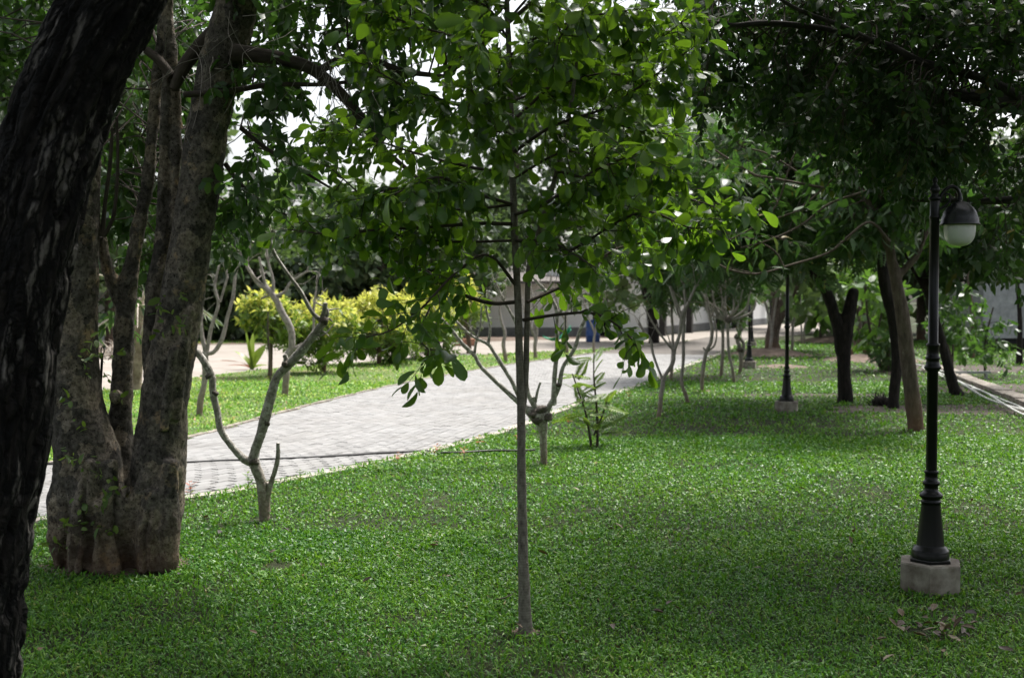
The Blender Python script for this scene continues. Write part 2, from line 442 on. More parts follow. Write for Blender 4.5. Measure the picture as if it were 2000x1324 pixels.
    if foot:                                             # earth splashed up the foot of the trunk
        sx = N.new('ShaderNodeSeparateXYZ'); tcn = N.new('ShaderNodeTexCoord'); L.new(tcn.outputs['Object'], sx.inputs[0])
        mr = N.new('ShaderNodeMapRange'); mr.inputs[1].default_value = foot[0]; mr.inputs[2].default_value = foot[0] * .2
        L.new(sx.outputs['Z'], mr.inputs[0])
        mm = N.new('ShaderNodeMath'); mm.operation = 'MULTIPLY'; L.new(mr.outputs[0], mm.inputs[0]); L.new(n2.outputs['Fac'], mm.inputs[1])
        col = mixc(N, L, mm.outputs[0], col, foot[1])
    L.new(col, b.inputs['Base Color']); b.inputs['Roughness'].default_value = rough; b.inputs['Specular IOR Level'].default_value = .25
    bp = N.new('ShaderNodeBump'); bp.inputs['Strength'].default_value = bump; bp.inputs['Distance'].default_value = dist
    L.new(hgt, bp.inputs['Height']); L.new(bp.outputs[0], b.inputs['Normal'])
    return m
def plain(name, a, bcol, scale=8, rough=.8, bump=.2, metal=0., spec=.5, detail=5, dist=.01):
    m, N, L, b = mat(name)
    tc_ = N.new('ShaderNodeTexCoord'); n = noise(N, L, tc_.outputs['Object'], scale, detail, .6)
    r = ramp(N, [(.3, a), (.7, bcol)]); L.new(n.outputs['Fac'], r.inputs[0]); L.new(r.outputs[0], b.inputs['Base Color'])
    b.inputs['Roughness'].default_value = rough; b.inputs['Metallic'].default_value = metal; b.inputs['Specular IOR Level'].default_value = spec
    if bump:
        bp = N.new('ShaderNodeBump'); bp.inputs['Strength'].default_value = bump; bp.inputs['Distance'].default_value = dist
        L.new(n.outputs['Fac'], bp.inputs['Height']); L.new(bp.outputs[0], b.inputs['Normal'])
    return m

M = {}
M['sap'] = leaf_mat('sapling_leaf', [(0, (.012, .04, .01)), (.45, (.03, .085, .016)), (.75, (.06, .14, .018)), (1, (.12, .2, .025))], (.3, .56, .02), .45, .32)
M['left'] = leaf_mat('oval_leaf', [(0, (.02, .055, .014)), (.6, (.035, .085, .02)), (1, (.07, .13, .03))], (.1, .24, .02), .36, .36)
M['dark'] = leaf_mat('dark_leaf', [(0, (.012, .03, .01)), (.6, (.022, .05, .015)), (.97, (.045, .085, .022)), (1, (.12, .085, .02))], (.07, .18, .015), .3, .5, .25)
M['fea'] = leaf_mat('feather_leaf', [(0, (.02, .055, .014)), (.6, (.045, .1, .022)), (.96, (.06, .12, .025)), (1, (.25, .17, .03))], (.08, .2, .02), .35, .5)
M['bg1'] = leaf_mat('far_leaf', [(0, (.045, .085, .03)), (.6, (.08, .13, .045)), (1, (.13, .19, .07))], (.2, .32, .07), .36, .45)
M['bg2'] = leaf_mat('far_dark_leaf', [(0, (.022, .045, .018)), (.6, (.042, .078, .03)), (1, (.08, .125, .045))], (.12, .2, .035), .34, .5)
M['bgl'] = leaf_mat('bright_leaf', [(0, (.05, .11, .02)), (.6, (.08, .16, .025)), (1, (.12, .2, .04))], (.16, .34, .03), .42, .4)
M['yel'] = leaf_mat('yellow_leaf', [(0, (.32, .4, .05)), (.5, (.52, .54, .09)), (1, (.7, .66, .2))], (.72, .74, .12), .45, .45)
M['yg'] = leaf_mat('shrub_leaf', [(0, (.05, .11, .02)), (.6, (.1, .18, .025)), (1, (.2, .27, .04))], (.26, .4, .04), .4, .45)
M['palm'] = leaf_mat('palm_leaf', [(0, (.14, .22, .03)), (1, (.22, .3, .05))], (.3, .42, .05), .35, .4)
M['orange'] = leaf_mat('orange_leaf', [(0, (.35, .09, .05)), (.6, (.45, .14, .07)), (1, (.4, .2, .08))], (.5, .2, .08), .35, .5)
M['dry'] = leaf_mat('dry_leaf', [(0, (.02, .012, .008)), (.5, (.06, .034, .016)), (.8, (.13, .085, .035)), (1, (.2, .17, .1))], (.12, .06, .02), .1, .5)
M['bark_lean'] = bark_mat('furrowed_dark_bark', (.003, .003, .003), (.013, .011, .01), (.04, .035, .031), (.15, .138, .127), (40, 40, 9), .9, 12, .53, dist=.02, crack=((26, 26, 4.2), .22), pstretch=.22)
M['bark_left'] = bark_mat('flaking_grey_bark', (.024, .021, .017), (.12, .108, .094), (.23, .213, .188), (.27, .21, .14), (34, 34, 30), .9, 4.5, .6, dist=.015, foot=(.45, (.1, .052, .028)), blot=True)
M['bark_stem'] = bark_mat('brown_bark', (.03, .024, .019), (.065, .052, .042), (.11, .092, .075), None, (40, 40, 9), .5, 6)
M['bark_sap'] = bark_mat('smooth_grey_bark', (.085, .074, .062), (.19, .17, .145), (.3, .275, .24), (.12, .095, .065), (60, 60, 24), .35, 14, .6, rings=22, dist=.004)
M['bark_fra'] = bark_mat('lichen_grey_bark', (.09, .08, .068), (.29, .27, .235), (.48, .46, .42), (.55, .53, .49), (38, 38, 30), .9, 16, .54, dist=.01, foot=(.5, (.17, .1, .05)))
M['bark_pale'] = bark_mat('pale_bark', (.13, .115, .1), (.25, .225, .2), (.38, .35, .32), None, (20, 20, 12), .4, 8, foot=(.5, (.2, .13, .07)))
M['bark_dark'] = bark_mat('black_bark', (.006, .005, .005), (.018, .015, .013), (.04, .033, .028), None, (26, 26, 6), .8, 5)
M['bark_grey'] = bark_mat('grey_brown_bark', (.045, .034, .027), (.095, .073, .058), (.15, .12, .098), (.2, .17, .14), (26, 26, 6), .6, 7, .6, foot=(.6, (.16, .085, .045)))
M['bark_grey2'] = bark_mat('dull_grey_bark', (.014, .012, .011), (.04, .036, .032), (.08, .072, .066), None, (40, 40, 12), .6, 6)
M['knot'] = plain('cut_wood', (.035, .028, .022), (.13, .11, .09), 40, .9, .6)

def ground_mat(name='lawn_soil', k=1.):
    m, N, L, b = mat(name)
    g = N.new('ShaderNodeNewGeometry')
    n1 = noise(N, L, g.outputs['Position'], .35, 4); n2 = noise(N, L, g.outputs['Position'], 14, 5, .7)
    r = ramp(N, [(.3, (.02 * k, .032 * k, .01 * k)), (.55, (.034 * k, .046 * k, .014 * k)), (.75, (.06 * k, .052 * k, .028 * k))]); L.new(n1.outputs['Fac'], r.inputs[0])
    r2 = ramp(N, [(.35, (.35, .3, .25)), (.65, (1.2, 1.2, 1.2))]); L.new(n2.outputs['Fac'], r2.inputs[0])
    L.new(mixc(N, L, 1., r.outputs[0], r2.outputs[0], 'MULTIPLY'), b.inputs['Base Color']); b.inputs['Roughness'].default_value = .9
    b.inputs['Specular IOR Level'].default_value = .2
    bp = N.new('ShaderNodeBump'); bp.inputs['Strength'].default_value = .8; bp.inputs['Distance'].default_value = .03
    L.new(n2.outputs['Fac'], bp.inputs['Height']); L.new(bp.outputs[0], b.inputs['Normal'])
    return m
def grass_mat(name='grass_blade', k=(1, 1, 1)):
    m, N, L, b = mat(name)
    g = N.new('ShaderNodeNewGeometry')
    n1 = noise(N, L, g.outputs['Position'], .55, 4, .6)
    r = ramp(N, [(0, (.018, .078, .009)), (.4, (.054, .185, .016)), (.75, (.098, .265, .024)), (.975, (.16, .31, .035)), (1, (.24, .2, .09))])
    L.new(g.outputs['Random Per Island'], r.inputs[0])
    r2 = ramp(N, [(.35, (.72 * k[0], .88 * k[1], .8 * k[2])), (.65, (1.4 * k[0], 1.15 * k[1], 1.1 * k[2]))]); L.new(n1.outputs['Fac'], r2.inputs[0])
    col = mixc(N, L, 1., r.outputs[0], r2.outputs[0], 'MULTIPLY')
    L.new(col, b.inputs['Base Color']); b.inputs['Roughness'].default_value = .42; b.inputs['Specular IOR Level'].default_value = .32
    t = N.new('ShaderNodeBsdfTranslucent'); L.new(mixc(N, L, .5, col, (.22, .46, .02)), t.inputs['Color'])
    mx = N.new('ShaderNodeMixShader'); mx.inputs[0].default_value = .3
    L.new(b.outputs[0], mx.inputs[1]); L.new(t.outputs[0], mx.inputs[2]); L.new(mx.outputs[0], N['Material Output'].inputs['Surface'])
    return m
def paver_mat():
    m, N, L, b = mat('paver_concrete')
    g = N.new('ShaderNodeNewGeometry'); oi = N.new('ShaderNodeObjectInfo')
    ad = N.new('ShaderNodeMath'); L.new(g.outputs['Random Per Island'], ad.inputs[0]); L.new(oi.outputs['Random'], ad.inputs[1])
    fr = N.new('ShaderNodeMath'); fr.operation = 'FRACT'; L.new(ad.outputs[0], fr.inputs[0])
    r = ramp(N, [(0, (.192, .19, .187)), (.5, (.228, .227, .223)), (1, (.258, .256, .252))]); L.new(fr.outputs[0], r.inputs[0])
    n1 = noise(N, L, g.outputs['Position'], .9, 5, .65); n2 = noise(N, L, g.outputs['Position'], 60, 3)
    r2 = ramp(N, [(.3, (.9, .88, .85)), (.6, (1.03, 1.025, 1.02))]); L.new(n1.outputs['Fac'], r2.inputs[0])
    c = mixc(N, L, 1., r.outputs[0], r2.outputs[0], 'MULTIPLY'); L.new(mixc(N, L, .12, c, n2.outputs['Fac'], 'OVERLAY'), b.inputs['Base Color'])
    b.inputs['Roughness'].default_value = .8
    bp = N.new('ShaderNodeBump'); bp.inputs['Strength'].default_value = .3; bp.inputs['Distance'].default_value = .004
    L.new(n2.outputs['Fac'], bp.inputs['Height']); L.new(bp.outputs[0], b.inputs['Normal'])
    return m
M['ground'] = ground_mat(); M['ground2'] = ground_mat('sunlit_turf', 4.2); M['grass'] = grass_mat(); M['grass2'] = grass_mat('sunlit_grass_blade', (2.8, 1.85, 3.0)); M['paver'] = paver_mat()  # far lawn: sunlit brightness put into its turf and blade colours
M['joint'] = plain('joint_sand', (.085, .075, .065), (.15, .135, .12), 6, .95, .3)
M['sand'] = plain('road_sand', (.23, .2, .17), (.33, .3, .268), .9, .95, .4, detail=8, dist=.05)
M['soil'] = plain('brown_soil', (.08, .055, .04), (.18, .13, .1), 5, .95, .7, detail=8, dist=.05)
M['dsoil'] = plain('dark_soil', (.03, .022, .017), (.08, .06, .045), 6, .95, .8, detail=8, dist=.05)
M['kerb'] = plain('kerb_concrete', (.3, .26, .22), (.46, .42, .37), 7, .9, .4)
M['conc'] = plain('stained_concrete', (.1, .075, .055), (.38, .345, .295), 9, .9, .4)
M['black'] = plain('black_enamel', (.003, .003, .0035), (.006, .006, .0065), 12, .3, .08, spec=.3)
M['shade'] = plain('lamp_shade_enamel', (.012, .012, .013), (.022, .022, .024), 5, .27, .03, spec=.6)
M['opal'] = plain('opal_glass', (.72, .73, .7), (.8, .81, .78), 3, .25, 0, spec=.5)
N_ = M['opal'].node_tree.nodes['Principled BSDF']; N_.inputs['Subsurface Weight'].default_value = .3; N_.inputs['Subsurface Radius'].default_value = (.05, .05, .05)
M['wall'] = plain('white_plaster', (.8, .8, .79), (.88, .88, .87), 1.2, .85, .15)
M['plinth'] = plain('grey_plinth', (.14, .14, .14), (.24, .24, .235), 3, .9, .2)
M['post'] = plain('dark_paint', (.012, .011, .011), (.03, .026, .024), 4, .6, .1)
M['roof'] = plain('roof_sheet', (.07, .06, .055), (.13, .11, .1), 3, .7, .2)
M['wood'] = plain('brown_board', (.2, .14, .09), (.3, .22, .15), 6, .8, .3)
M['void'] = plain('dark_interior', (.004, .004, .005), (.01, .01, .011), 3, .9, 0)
M['hose'] = plain('black_hose', (.008, .008, .008), (.03, .029, .028), 8, .5, 0)
M['white'] = plain('white_pvc', (.55, .55, .53), (.75, .75, .72), 6, .5, .1)
M['steel'] = plain('steel_and_shaded_white', (.2, .21, .22), (.35, .36, .37), 5, .45, .05, .4)
M['blue'] = plain('blue_plastic', (.02, .06, .22), (.03, .09, .3), 4, .45, 0)
M['green'] = plain('green_net', (.02, .22, .12), (.05, .35, .2), 10, .7, 0)
M['clay'] = plain('terracotta', (.28, .13, .08), (.38, .2, .12), 8, .85, .2)
M['husk'] = plain('palm_husk', (.09, .055, .035), (.4, .32, .26), 6, .95, .9, dist=.05)
M['frond'] = plain('dry_frond', (.3, .25, .2), (.5, .44, .38), 10, .9, .2)
M['petal'] = plain('white_petal', (.7, .7, .62), (.8, .8, .74), 10, .6, 0)

# ------------------------------------------------------------------ ground, path, road
REdge = [G(*p) for p in ((-320, 1100), (70, 1014), (380, 969), (700, 909), (860, 875), (1010, 831), (1100, 797), (1250, 751), (1330, 717), (1400, 692), (1440, 672), (1470, 660))]
LEdge = [G(*p) for p in ((-260, 960), (60, 915), (250, 886), (400, 851), (600, 796), (800, 748), (1000, 713), (1100, 700), (1210, 683), (1300, 673), (1345, 667), (1390, 658))]
def smoothline(pts, sub=8):
    return spline(np.array(pts), np.ones(len(pts)), sub)[0]
RE, LE = smoothline(REdge), smoothline(LEdge)
PATH = np.vstack([RE, LE[::-1]])
RN = smoothline([G(*p) for p in ((-700, 950), (-200, 840), (100, 780), (200, 762), (400, 735), (550, 718), (700, 708), (850, 697), (1000, 690), (1200, 680), (1300, 673.2), (1345, 666), (1392, 657))])
RF = smoothline([G(*p) for p in ((-2200, 760), (-700, 700), (100, 682), (400, 672), (850, 668), (1100, 662), (1200, 659), (1300, 655), (1400, 644), (1500, 634), (1640, 630))])
tail = [G(1620, 648), G(1540, 656), G(1470, 660)]
ROAD = np.vstack([RN, G(1392, 658), G(1440, 659.5), G(1470, 659.5), G(1540, 656), G(1620, 648), RF[::-1]])

def grid(name, x0, x1, y0, y1, nx, ny, z, m):
    X, Y = np.meshgrid(np.linspace(x0, x1, nx), np.linspace(y0, y1, ny)); V = np.stack([X.ravel(), Y.ravel(), np.full(X.size, z)], -1)
    i = np.arange(ny - 1)[:, None] * nx + np.arange(nx - 1)[None]
    Fq = np.stack([i, i + 1, i + nx + 1, i + nx], -1).reshape(-1, 4)
    return tag(link(name, raw_mesh(name, V, [Fq], m)), kind='structure')
grid('ground', -400, 400, -120, 700, 9, 9, 0.0, M['ground'])
road = flat('sand_road', ROAD, .006, M['sand'])
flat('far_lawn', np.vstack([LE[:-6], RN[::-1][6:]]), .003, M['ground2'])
path = flat('paved_path', PATH, .010, M['joint'])
# pavers in running bond along the path
cl = (smoothline(REdge, 12) + smoothline(LEdge, 12)) / 2; cl = cl[:, :2]
seg_ = np.linalg.norm(np.diff(cl, axis=0), axis=1); s_ = np.concatenate([[0], np.cumsum(seg_)])
ctan = norm(np.gradient(cl, axis=0)); k_ = np.ones(31) / 31
ctan = norm(np.stack([np.convolve(np.pad(ctan[:, i], 15, 'edge'), k_, 'valid') for i in (0, 1)], -1))
PW, PLn, TH = .112, .224, .012
inside = np.vstack([RE, LE[::-1]])[:, :2]
places = []
for row in range(int(s_[-1] / PLn)):
    s0 = row * PLn + PLn / 2
    c = np.array([np.interp(s0, s_, cl[:, i]) for i in (0, 1)]); t = norm(np.array([np.interp(s0, s_, ctan[:, i]) for i in (0, 1)])); n = np.array((-t[1], t[0]))
    if c[1] > 36: break
    for k in range(-28, 29):
        places.append((*(c + n * (k * PW) + t * (k % 2) * PLn / 2), math.atan2(t[1], t[0])))
places = np.array(places)
ok = np.ones(len(places), bool)
for dx in (-.47, .47):
    q = places[:, :2] + np.stack([np.cos(places[:, 2]), np.sin(places[:, 2])], -1) * dx * PLn
    ok &= inpoly(q[:, 0], q[:, 1], inside)
places = places[ok]
def paver_proto():
    a, b, e, z = PLn / 2 - .005, PW / 2 - .005, .006, TH
    V = [(-a, -b, 0), (a, -b, 0), (a, b, 0), (-a, b, 0), (-a, -b, z - .005), (a, -b, z - .005), (a, b, z - .005), (-a, b, z - .005),
         (-a + e, -b + e, z), (a - e, -b + e, z), (a - e, b - e, z), (-a + e, b - e, z)]
    f = [(8, 9, 10, 11)] + [(i, (i + 1) % 4, (i + 1) % 4 + 4, i + 4) for i in range(4)] + [(i + 4, (i + 1) % 4 + 4, (i + 1) % 4 + 8, i + 8) for i in range(4)]
    return np.array(V), np.array(f)
pv, pf = paver_proto()
pme = raw_mesh('paver', pv, [pf], M['paver'], False)
# the pavers that show largest and clear of the trunks
ax = CX + F * places[:, 0] / places[:, 1]
vis = (ax > 60) & (ax < 1000)
order = np.argsort(np.where(vis, places[:, 1], 1e9))
hz = rng.normal(size=len(places)) * .0016; tl1 = rng.normal(size=(len(places), 2)) * .006
for i in order[:300]:
    o = link('paver', pme, path, (places[i, 0], places[i, 1], .0095 + hz[i])); o.rotation_euler = (tl1[i, 0], tl1[i, 1], places[i, 2])
rest = order[300:]
ca, sa = np.cos(places[rest, 2]), np.sin(places[rest, 2])
VV = np.stack([pv[None, :, 0] * ca[:, None] - pv[None, :, 1] * sa[:, None] + places[rest, 0, None],
               pv[None, :, 0] * sa[:, None] + pv[None, :, 1] * ca[:, None] + places[rest, 1, None],
               pv[None, :, 2] + .0095 + hz[rest, None] + pv[None, :, 0] * tl1[rest, 0, None]], -1)
o = link('far_pavers', raw_mesh('far_pavers', VV.reshape(-1, 3), [(pf[None] + (np.arange(len(rest)) * len(pv))[:, None, None]).reshape(-1, 4)], M['paver'], False), path); o['kind'] = 'stuff'
# raised edging along the far side, sandy flush edging along the near side
def edging(line, width, z, m, name, step):
    nrm = np.gradient(line[:, :2], axis=0); nrm = norm(np.stack([-nrm[:, 1], nrm[:, 0]], -1))
    L = np.concatenate([[0], np.cumsum(np.linalg.norm(np.diff(line[:, :2], axis=0), axis=1))]); k = 0; s0 = 0
    while s0 + step < L[-1] and k < 70:
        a = np.array([np.interp(s0 + .01, L, line[:, i]) for i in (0, 1)]); b_ = np.array([np.interp(s0 + step - .01, L, line[:, i]) for i in (0, 1)])
        n = np.array([np.interp(s0 + step / 2, L, nrm[:, i]) for i in (0, 1)]) * width / 2
        mb = MB(); quadbox(mb, a + n, b_ + n, width, 0, z + rng.normal() * .004); mb.build(name, m, path, smooth=False); s0 += step; k += 1
edging(LE, .08, .035, M['conc'], 'kerb_stone', .6)
edging(RE[4:], -.14, .018, M['kerb'], 'edge_stone', .8)
# bare earth
def patch(name, pts, z, m): return flat(name, smoothline([*pts, pts[0]], 5)[:-1], z, m)
def ring(c, rx, ry, n=14, seed=0):
    r_ = np.random.default_rng(seed); return [np.array((c[0] + rx * math.cos(a) * k, c[1] + ry * math.sin(a) * k, 0)) for a, k in zip(np.linspace(0, 2 * math.pi, n, endpoint=False), r_.uniform(.75, 1.2, n))]
def mound(name, c, rx, ry, h, m, seed=0):
    mb = MB(); V, n, q = [], 26, 9
    for i in range(q + 1):
        for j in range(n):
            a = 2 * math.pi * j / n; k = i / q; V.append((c[0] + rx * k * math.cos(a), c[1] + ry * k * math.sin(a), 0))
    V = np.array(V); k = np.repeat(np.arange(q + 1) / q, n)
    V[:, 2] = h * (1 - k * k) ** 1.5 * (.6 + .8 * fbm(V * 3 + seed)) - .01 + .03 * (fbm(V * 11 + seed) - .5) * (1 - k)
    f = [(i * n + j, (i + 1) * n + j, (i + 1) * n + (j + 1) % n, i * n + (j + 1) % n) for i in range(q) for j in range(n)]
    mb.add(V, f); return tag(mb.build(name, m), kind='structure')
mound('dirt_mound', G(1500, 693), 1.5, 1.6, .22, M['soil'], 1)
mound('dirt_mound', G(1625, 668), 1.6, 2.5, .25, M['soil'], 2)
mound('dirt_mound', G(1705, 703), 1.6, 1.8, .16, M['soil'], 3)
mound('dirt_mound', G(1530, 716), .75, .9, .07, M['soil'], 4)
mound('dirt_mound', G(1740, 727), .6, .7, .06, M['soil'], 5)
mound('dirt_mound', G(225, 1100), .62, .42, .05, M['soil'], 6)
mound('dirt_mound', G(1026, 1232), .11, .11, .03, M['soil'], 8)
mound('dirt_mound', G(1380, 764), .35, .4, .03, M['soil'], 7)
SOILP = [ring(G(1900, 800), 2.6, .9, seed=3), ring(G(2090, 760), 3.2, 1.4, seed=4), ring(G(1560, 772), 1.5, .35, seed=5), ring(G(1880, 720), 2.2, 1.6, seed=6)]
for i, r_ in enumerate(SOILP): patch('soil_patch', r_, .004 + .0012 * i, M['dsoil'])
tag(flat('dirt_verge', [G(380, 674), G(900, 669), G(1100, 663), G(1200, 660), G(1200, 655), G(1000, 657), G(380, 664)], .012, M['soil']))

# ------------------------------------------------------------------ grass
def blades(n, d0, d1, wpx, hl, marg=1.6):
    """n blades between distances d0, d1; width wpx photo pixels at that distance, length hl metres"""
    out = []
    need = n
    d = np.sqrt(rng.random(n) * (d1 ** 2 - d0 ** 2) + d0 ** 2)
    x = (rng.random(n) * 2 - 1) * (d * .47 + marg)
    keep = ~inpoly(x, d, PATH) & ~inpoly(x, d, ROAD)
    for r_ in SOILP: keep &= ~(inpoly(x, d, r_) & (rng.random(n) < .8))
    dens = fbm(np.stack([x * 1.6, d * 1.6, 0 * d], -1), 3); keep &= rng.random(n) < np.clip((dens - .2) * 4.5, .4, 1)
    for c, rad in BARE: keep &= ((x - c[0]) ** 2 + (d - c[1]) ** 2 > rad ** 2 * (.15 + 1.6 * rng.random(n)))
    x, d = x[keep], d[keep]; n = len(x)
    a = rng.random(n) * 2 * math.pi; lean = np.clip(rng.normal(1.15, .4, n), .15, 1.75)
    tuft = fbm(np.stack([x * 4, d * 4, 0 * x], -1), 3); tuft2 = fbm(np.stack([x * .7, d * .7, 0 * x + 3], -1), 2)
    L = hl * (.5 + .95 * rng.random(n) ** 1.3) * (.45 + .8 * tuft + .5 * tuft2); W = wpx * px(d) * (.6 + .8 * rng.random(n)) / 2
    dx, dy = np.cos(a), np.sin(a); sx, sy = -dy, dx
    z1 = L * .5 * np.cos(lean * .55); h1 = L * .5 * np.sin(lean * .55); z2 = z1 + L * .5 * np.cos(lean * 1.35); h2 = h1 + L * .5 * np.sin(lean * 1.35)
    z2 = np.maximum(z2, .006); tw = rng.normal(size=n) * .5
    def pt(h, z, wd): return np.stack([x + dx * h + sx * wd, d + dy * h + sy * wd, z], -1)
    Z = np.full(n, -.002)
    V = np.stack([pt(0 * L, Z, 0 * W), pt(h1, z1 - W * tw, -W * 1.1), pt(h1, z1 + W * tw, W * 1.1), pt(h2, z2, 0 * W)], 1)
    return V.reshape(-1, 3)
BARE = [(G(1025, 1236), .07), (G(210, 1108), .34), (G(300, 1104), .26), (G(1815, 1150), .1), (G(1536, 800), .2), (G(515, 1015), .1), (G(1060, 905), .12),
        (G(1500, 693), 1.1), (G(1705, 703), 1.2), (G(1625, 668), 1.2), (G(1530, 716), .5), (G(545, 1108), .16), (G(1800, 1235), .1), (G(1880, 1245), .1), (G(300, 1125), .1), (G(1463, 719), .25)]
mbg, mbf = MB(), MB()
for args in ((235000, 3.6, 8.5, 3.1, .044), (160000, 8.5, 14.5, 2.9, .048), (95000, 14.5, 24, 2.9, .058), (55000, 24, 48, 3.3, .068)):
    V = blades(*args, marg=1.6 if args[1] < 10 else 3); nb = len(V) // 4
    far = V[::4, 0] < np.interp(V[::4, 1], LE[:, 1], LE[:, 0])          # yellower lawn beyond the path, its sunlit brightness put into the colour
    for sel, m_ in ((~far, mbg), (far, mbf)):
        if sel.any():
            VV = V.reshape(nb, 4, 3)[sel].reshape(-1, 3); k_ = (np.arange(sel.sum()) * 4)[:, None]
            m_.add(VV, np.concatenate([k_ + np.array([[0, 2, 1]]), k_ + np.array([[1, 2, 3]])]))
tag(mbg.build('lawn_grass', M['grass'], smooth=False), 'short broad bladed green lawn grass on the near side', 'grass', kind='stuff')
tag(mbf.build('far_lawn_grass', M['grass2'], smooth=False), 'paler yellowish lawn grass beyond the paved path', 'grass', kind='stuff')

# ------------------------------------------------------------------ leaning trunk in the left foreground
t = thing('leaning_tree', 'thick dark furrowed trunk leaning across the left edge in front', 'tree', G(-80, 1440) * np.array((1, 1, 0)))
D = G(-80, 1440)[1]
pts, rad = PL([(-82, 1460, 112), (-66, 1324, 104), (-52, 1150, 102), (-34, 983, 102), (-12, 873, 101), (26, 600, 100), (66, 400, 98), (127, 200, 95), (222, 0, 92), (380, -300, 84), (560, -600, 74), (700, -850, 60)], D)
def furrow(q):
    p1 = q * np.array((15, 15, 2.6)); a = np.abs(fbm(p1 + 1.5 * (fbm(q * np.array((6, 6, 4)), 2) - .5)[:, None], 3) - .5) * 2
    b_ = np.abs(fbm(q * np.array((34, 34, 7)) + 7, 2) - .5) * 2
    return -.026 * np.exp(-(a / .16) ** 2) - .010 * np.exp(-(b_ / .2) ** 2) + .03 * (fbm(q * 3.1, 2) - .5) + .006 * (fbm(q * 45, 2) - .5)
mb = MB(); lean_p, lean_r = tube(mb, pts, rad, 140, 28, furrow); mb.build('trunk', M['bark_lean'], t)
mw, lv = MB(), Leaves()
sk = [lean_p[-1]]
for tip in ((1.6, 3.5, 6.2), (-.4, 5.2, 6.4), (2.6, 5.0, 6.6), (.2, 2.2, 6.6), (-2.2, 3.6, 6.5), (3.2, 2.6, 6.9), (1.2, 6.2, 7)):
    a = lean_p[-14 if tip[0] > 0 else -40]; tip = np.array(tip); md = a * .5 + tip * .5 + np.array((0, 0, .35))
    p_, _ = tube(mw, [a, md, tip], [.11, .07, .03], 8, 6); sk += list(p_[4:])
cs = ell((.2, 2.8, 6.6), (4.4, 3.2, 1.6), 120, .2); cs = cs[cs[:, 2] > 1.75 + .285 * np.maximum(cs[:, 1], .5) + .75]
GAP = lambda c: c[((c[:, 0] - 1.3 - .33 * (c[:, 2] - 6)) ** 2 + (c[:, 1] - 7.7 - .47 * (c[:, 2] - 6)) ** 2) > 1.8 ** 2]      # opening cut in the unseen crowns to let sun onto the sapling
cs = GAP(cs)
foliate(mw, lv, sk, cs, 7, .75, 12, .14, .35, .02, .8, twigs=False)
mw.build('branch', M['bark_lean'], t); lv.mesh('crown', SMALL, M['dark'], t)

# ------------------------------------------------------------------ multi-stemmed tree on the left
base = G(225, 1103)
t = thing('multi_stem_tree', 'grey multi stemmed tree with fused flaking base left of the path', 'tree', base)
D = base[1]
mb = MB()
def st(rows, dd=0., sub=6, seg=20, m=mb, d=None):
    p_, r_ = PL(rows, (d or D) + dd); return tube(m, p_, r_, seg, sub)
p1, _ = st([(175, 1112, 52), (172, 1060, 62), (172, 1000, 68), (170, 900, 64), (152, 800, 52), (145, 700, 45), (150, 500, 41), (158, 300, 37), (165, 100, 32), (160, -200, 27), (130, -450, 20)])
p2, _ = st([(300, 1108, 38), (304, 1050, 46), (306, 1000, 52), (312, 900, 52), (320, 800, 46), (331, 720, 45), (353, 600, 43), (381, 420, 40), (406, 250, 40), (440, 100, 43), (464, 0, 40), (490, -200, 34), (560, -450, 24)])
for rows, dd in (([(128, 1108, 20), (120, 1050, 26), (120, 980, 26), (132, 880, 16)], -.1), ([(222, 1122, 34), (218, 1070, 28), (222, 1000, 24), (212, 900, 16)], -.2), ([(262, 1124, 22), (258, 1060, 20), (262, 1000, 22), (290, 930, 16)], -.14),
                 ([(160, 1116, 26), (158, 1060, 26), (166, 990, 24), (180, 900, 14)], -.24), ([(322, 1112, 24), (328, 1040, 22), (330, 980, 20), (335, 900, 14)], -.18), ([(292, 1116, 26), (290, 1050, 24), (300, 960, 16)], -.2), ([(190, 1118, 14), (192, 1060, 13), (196, 980, 12)], -.27), ([(345, 820, 10), (352, 740, 11), (362, 660, 10), (372, 600, 7)], -.12), ([(322, 840, 9), (328, 760, 10), (340, 680, 9)], -.19)):
    st(rows, dd)
p3, _ = st([(245, 960, 32), (236, 860, 26), (238, 760, 20), (241, 680, 20), (246, 600, 19), (260, 500, 15), (277, 418, 13), (291, 345, 12), (303, 200, 11), (318, 50, 10), (335, -150, 8)], .2)
p3b, _ = st([(240, 600, 15), (222, 555, 14), (205, 505, 13), (197, 462, 12)], .2)
p4, _ = st([(312, 800, 22), (297, 720, 16), (294, 656, 14), (302, 554, 15), (315, 486, 14), (318, 350, 9), (324, 200, 9), (330, 0, 8), (345, -200, 6)], .12)
p4b, _ = st([(315, 490, 13), (338, 455, 11), (343, 350, 11), (341, 200, 11), (327, 40, 10), (300, -150, 8)], .15)
# the burl and the bark lip on the right stem
for (x, y, r_, dd) in ((320, 770, 15, -.15), (332, 795, 13, -.16), (345, 700, 13, -.12), (228, 775, 14, .05), (262, 925, 14, -.05)):
    blob(mb, P(x, y, D + dd), r_ * px(D), seed=x)
gx = lambda x: P(x, 900, D)[0]
fuse(mb, 'trunk', M['bark_left'], t, .015, .012, 24, .6, 2, grooves=((gx(196), gx(205), .75, .05, .02), (gx(268), gx(248), .72, .06, .022), (gx(143), gx(150), .6, .04, .018), (gx(228), gx(222), .4, .025, .014), (gx(308), gx(318), .5, .03, .016), (gx(172), gx(185), .35, .025, .014)))
mw, lv = MB(), Leaves()
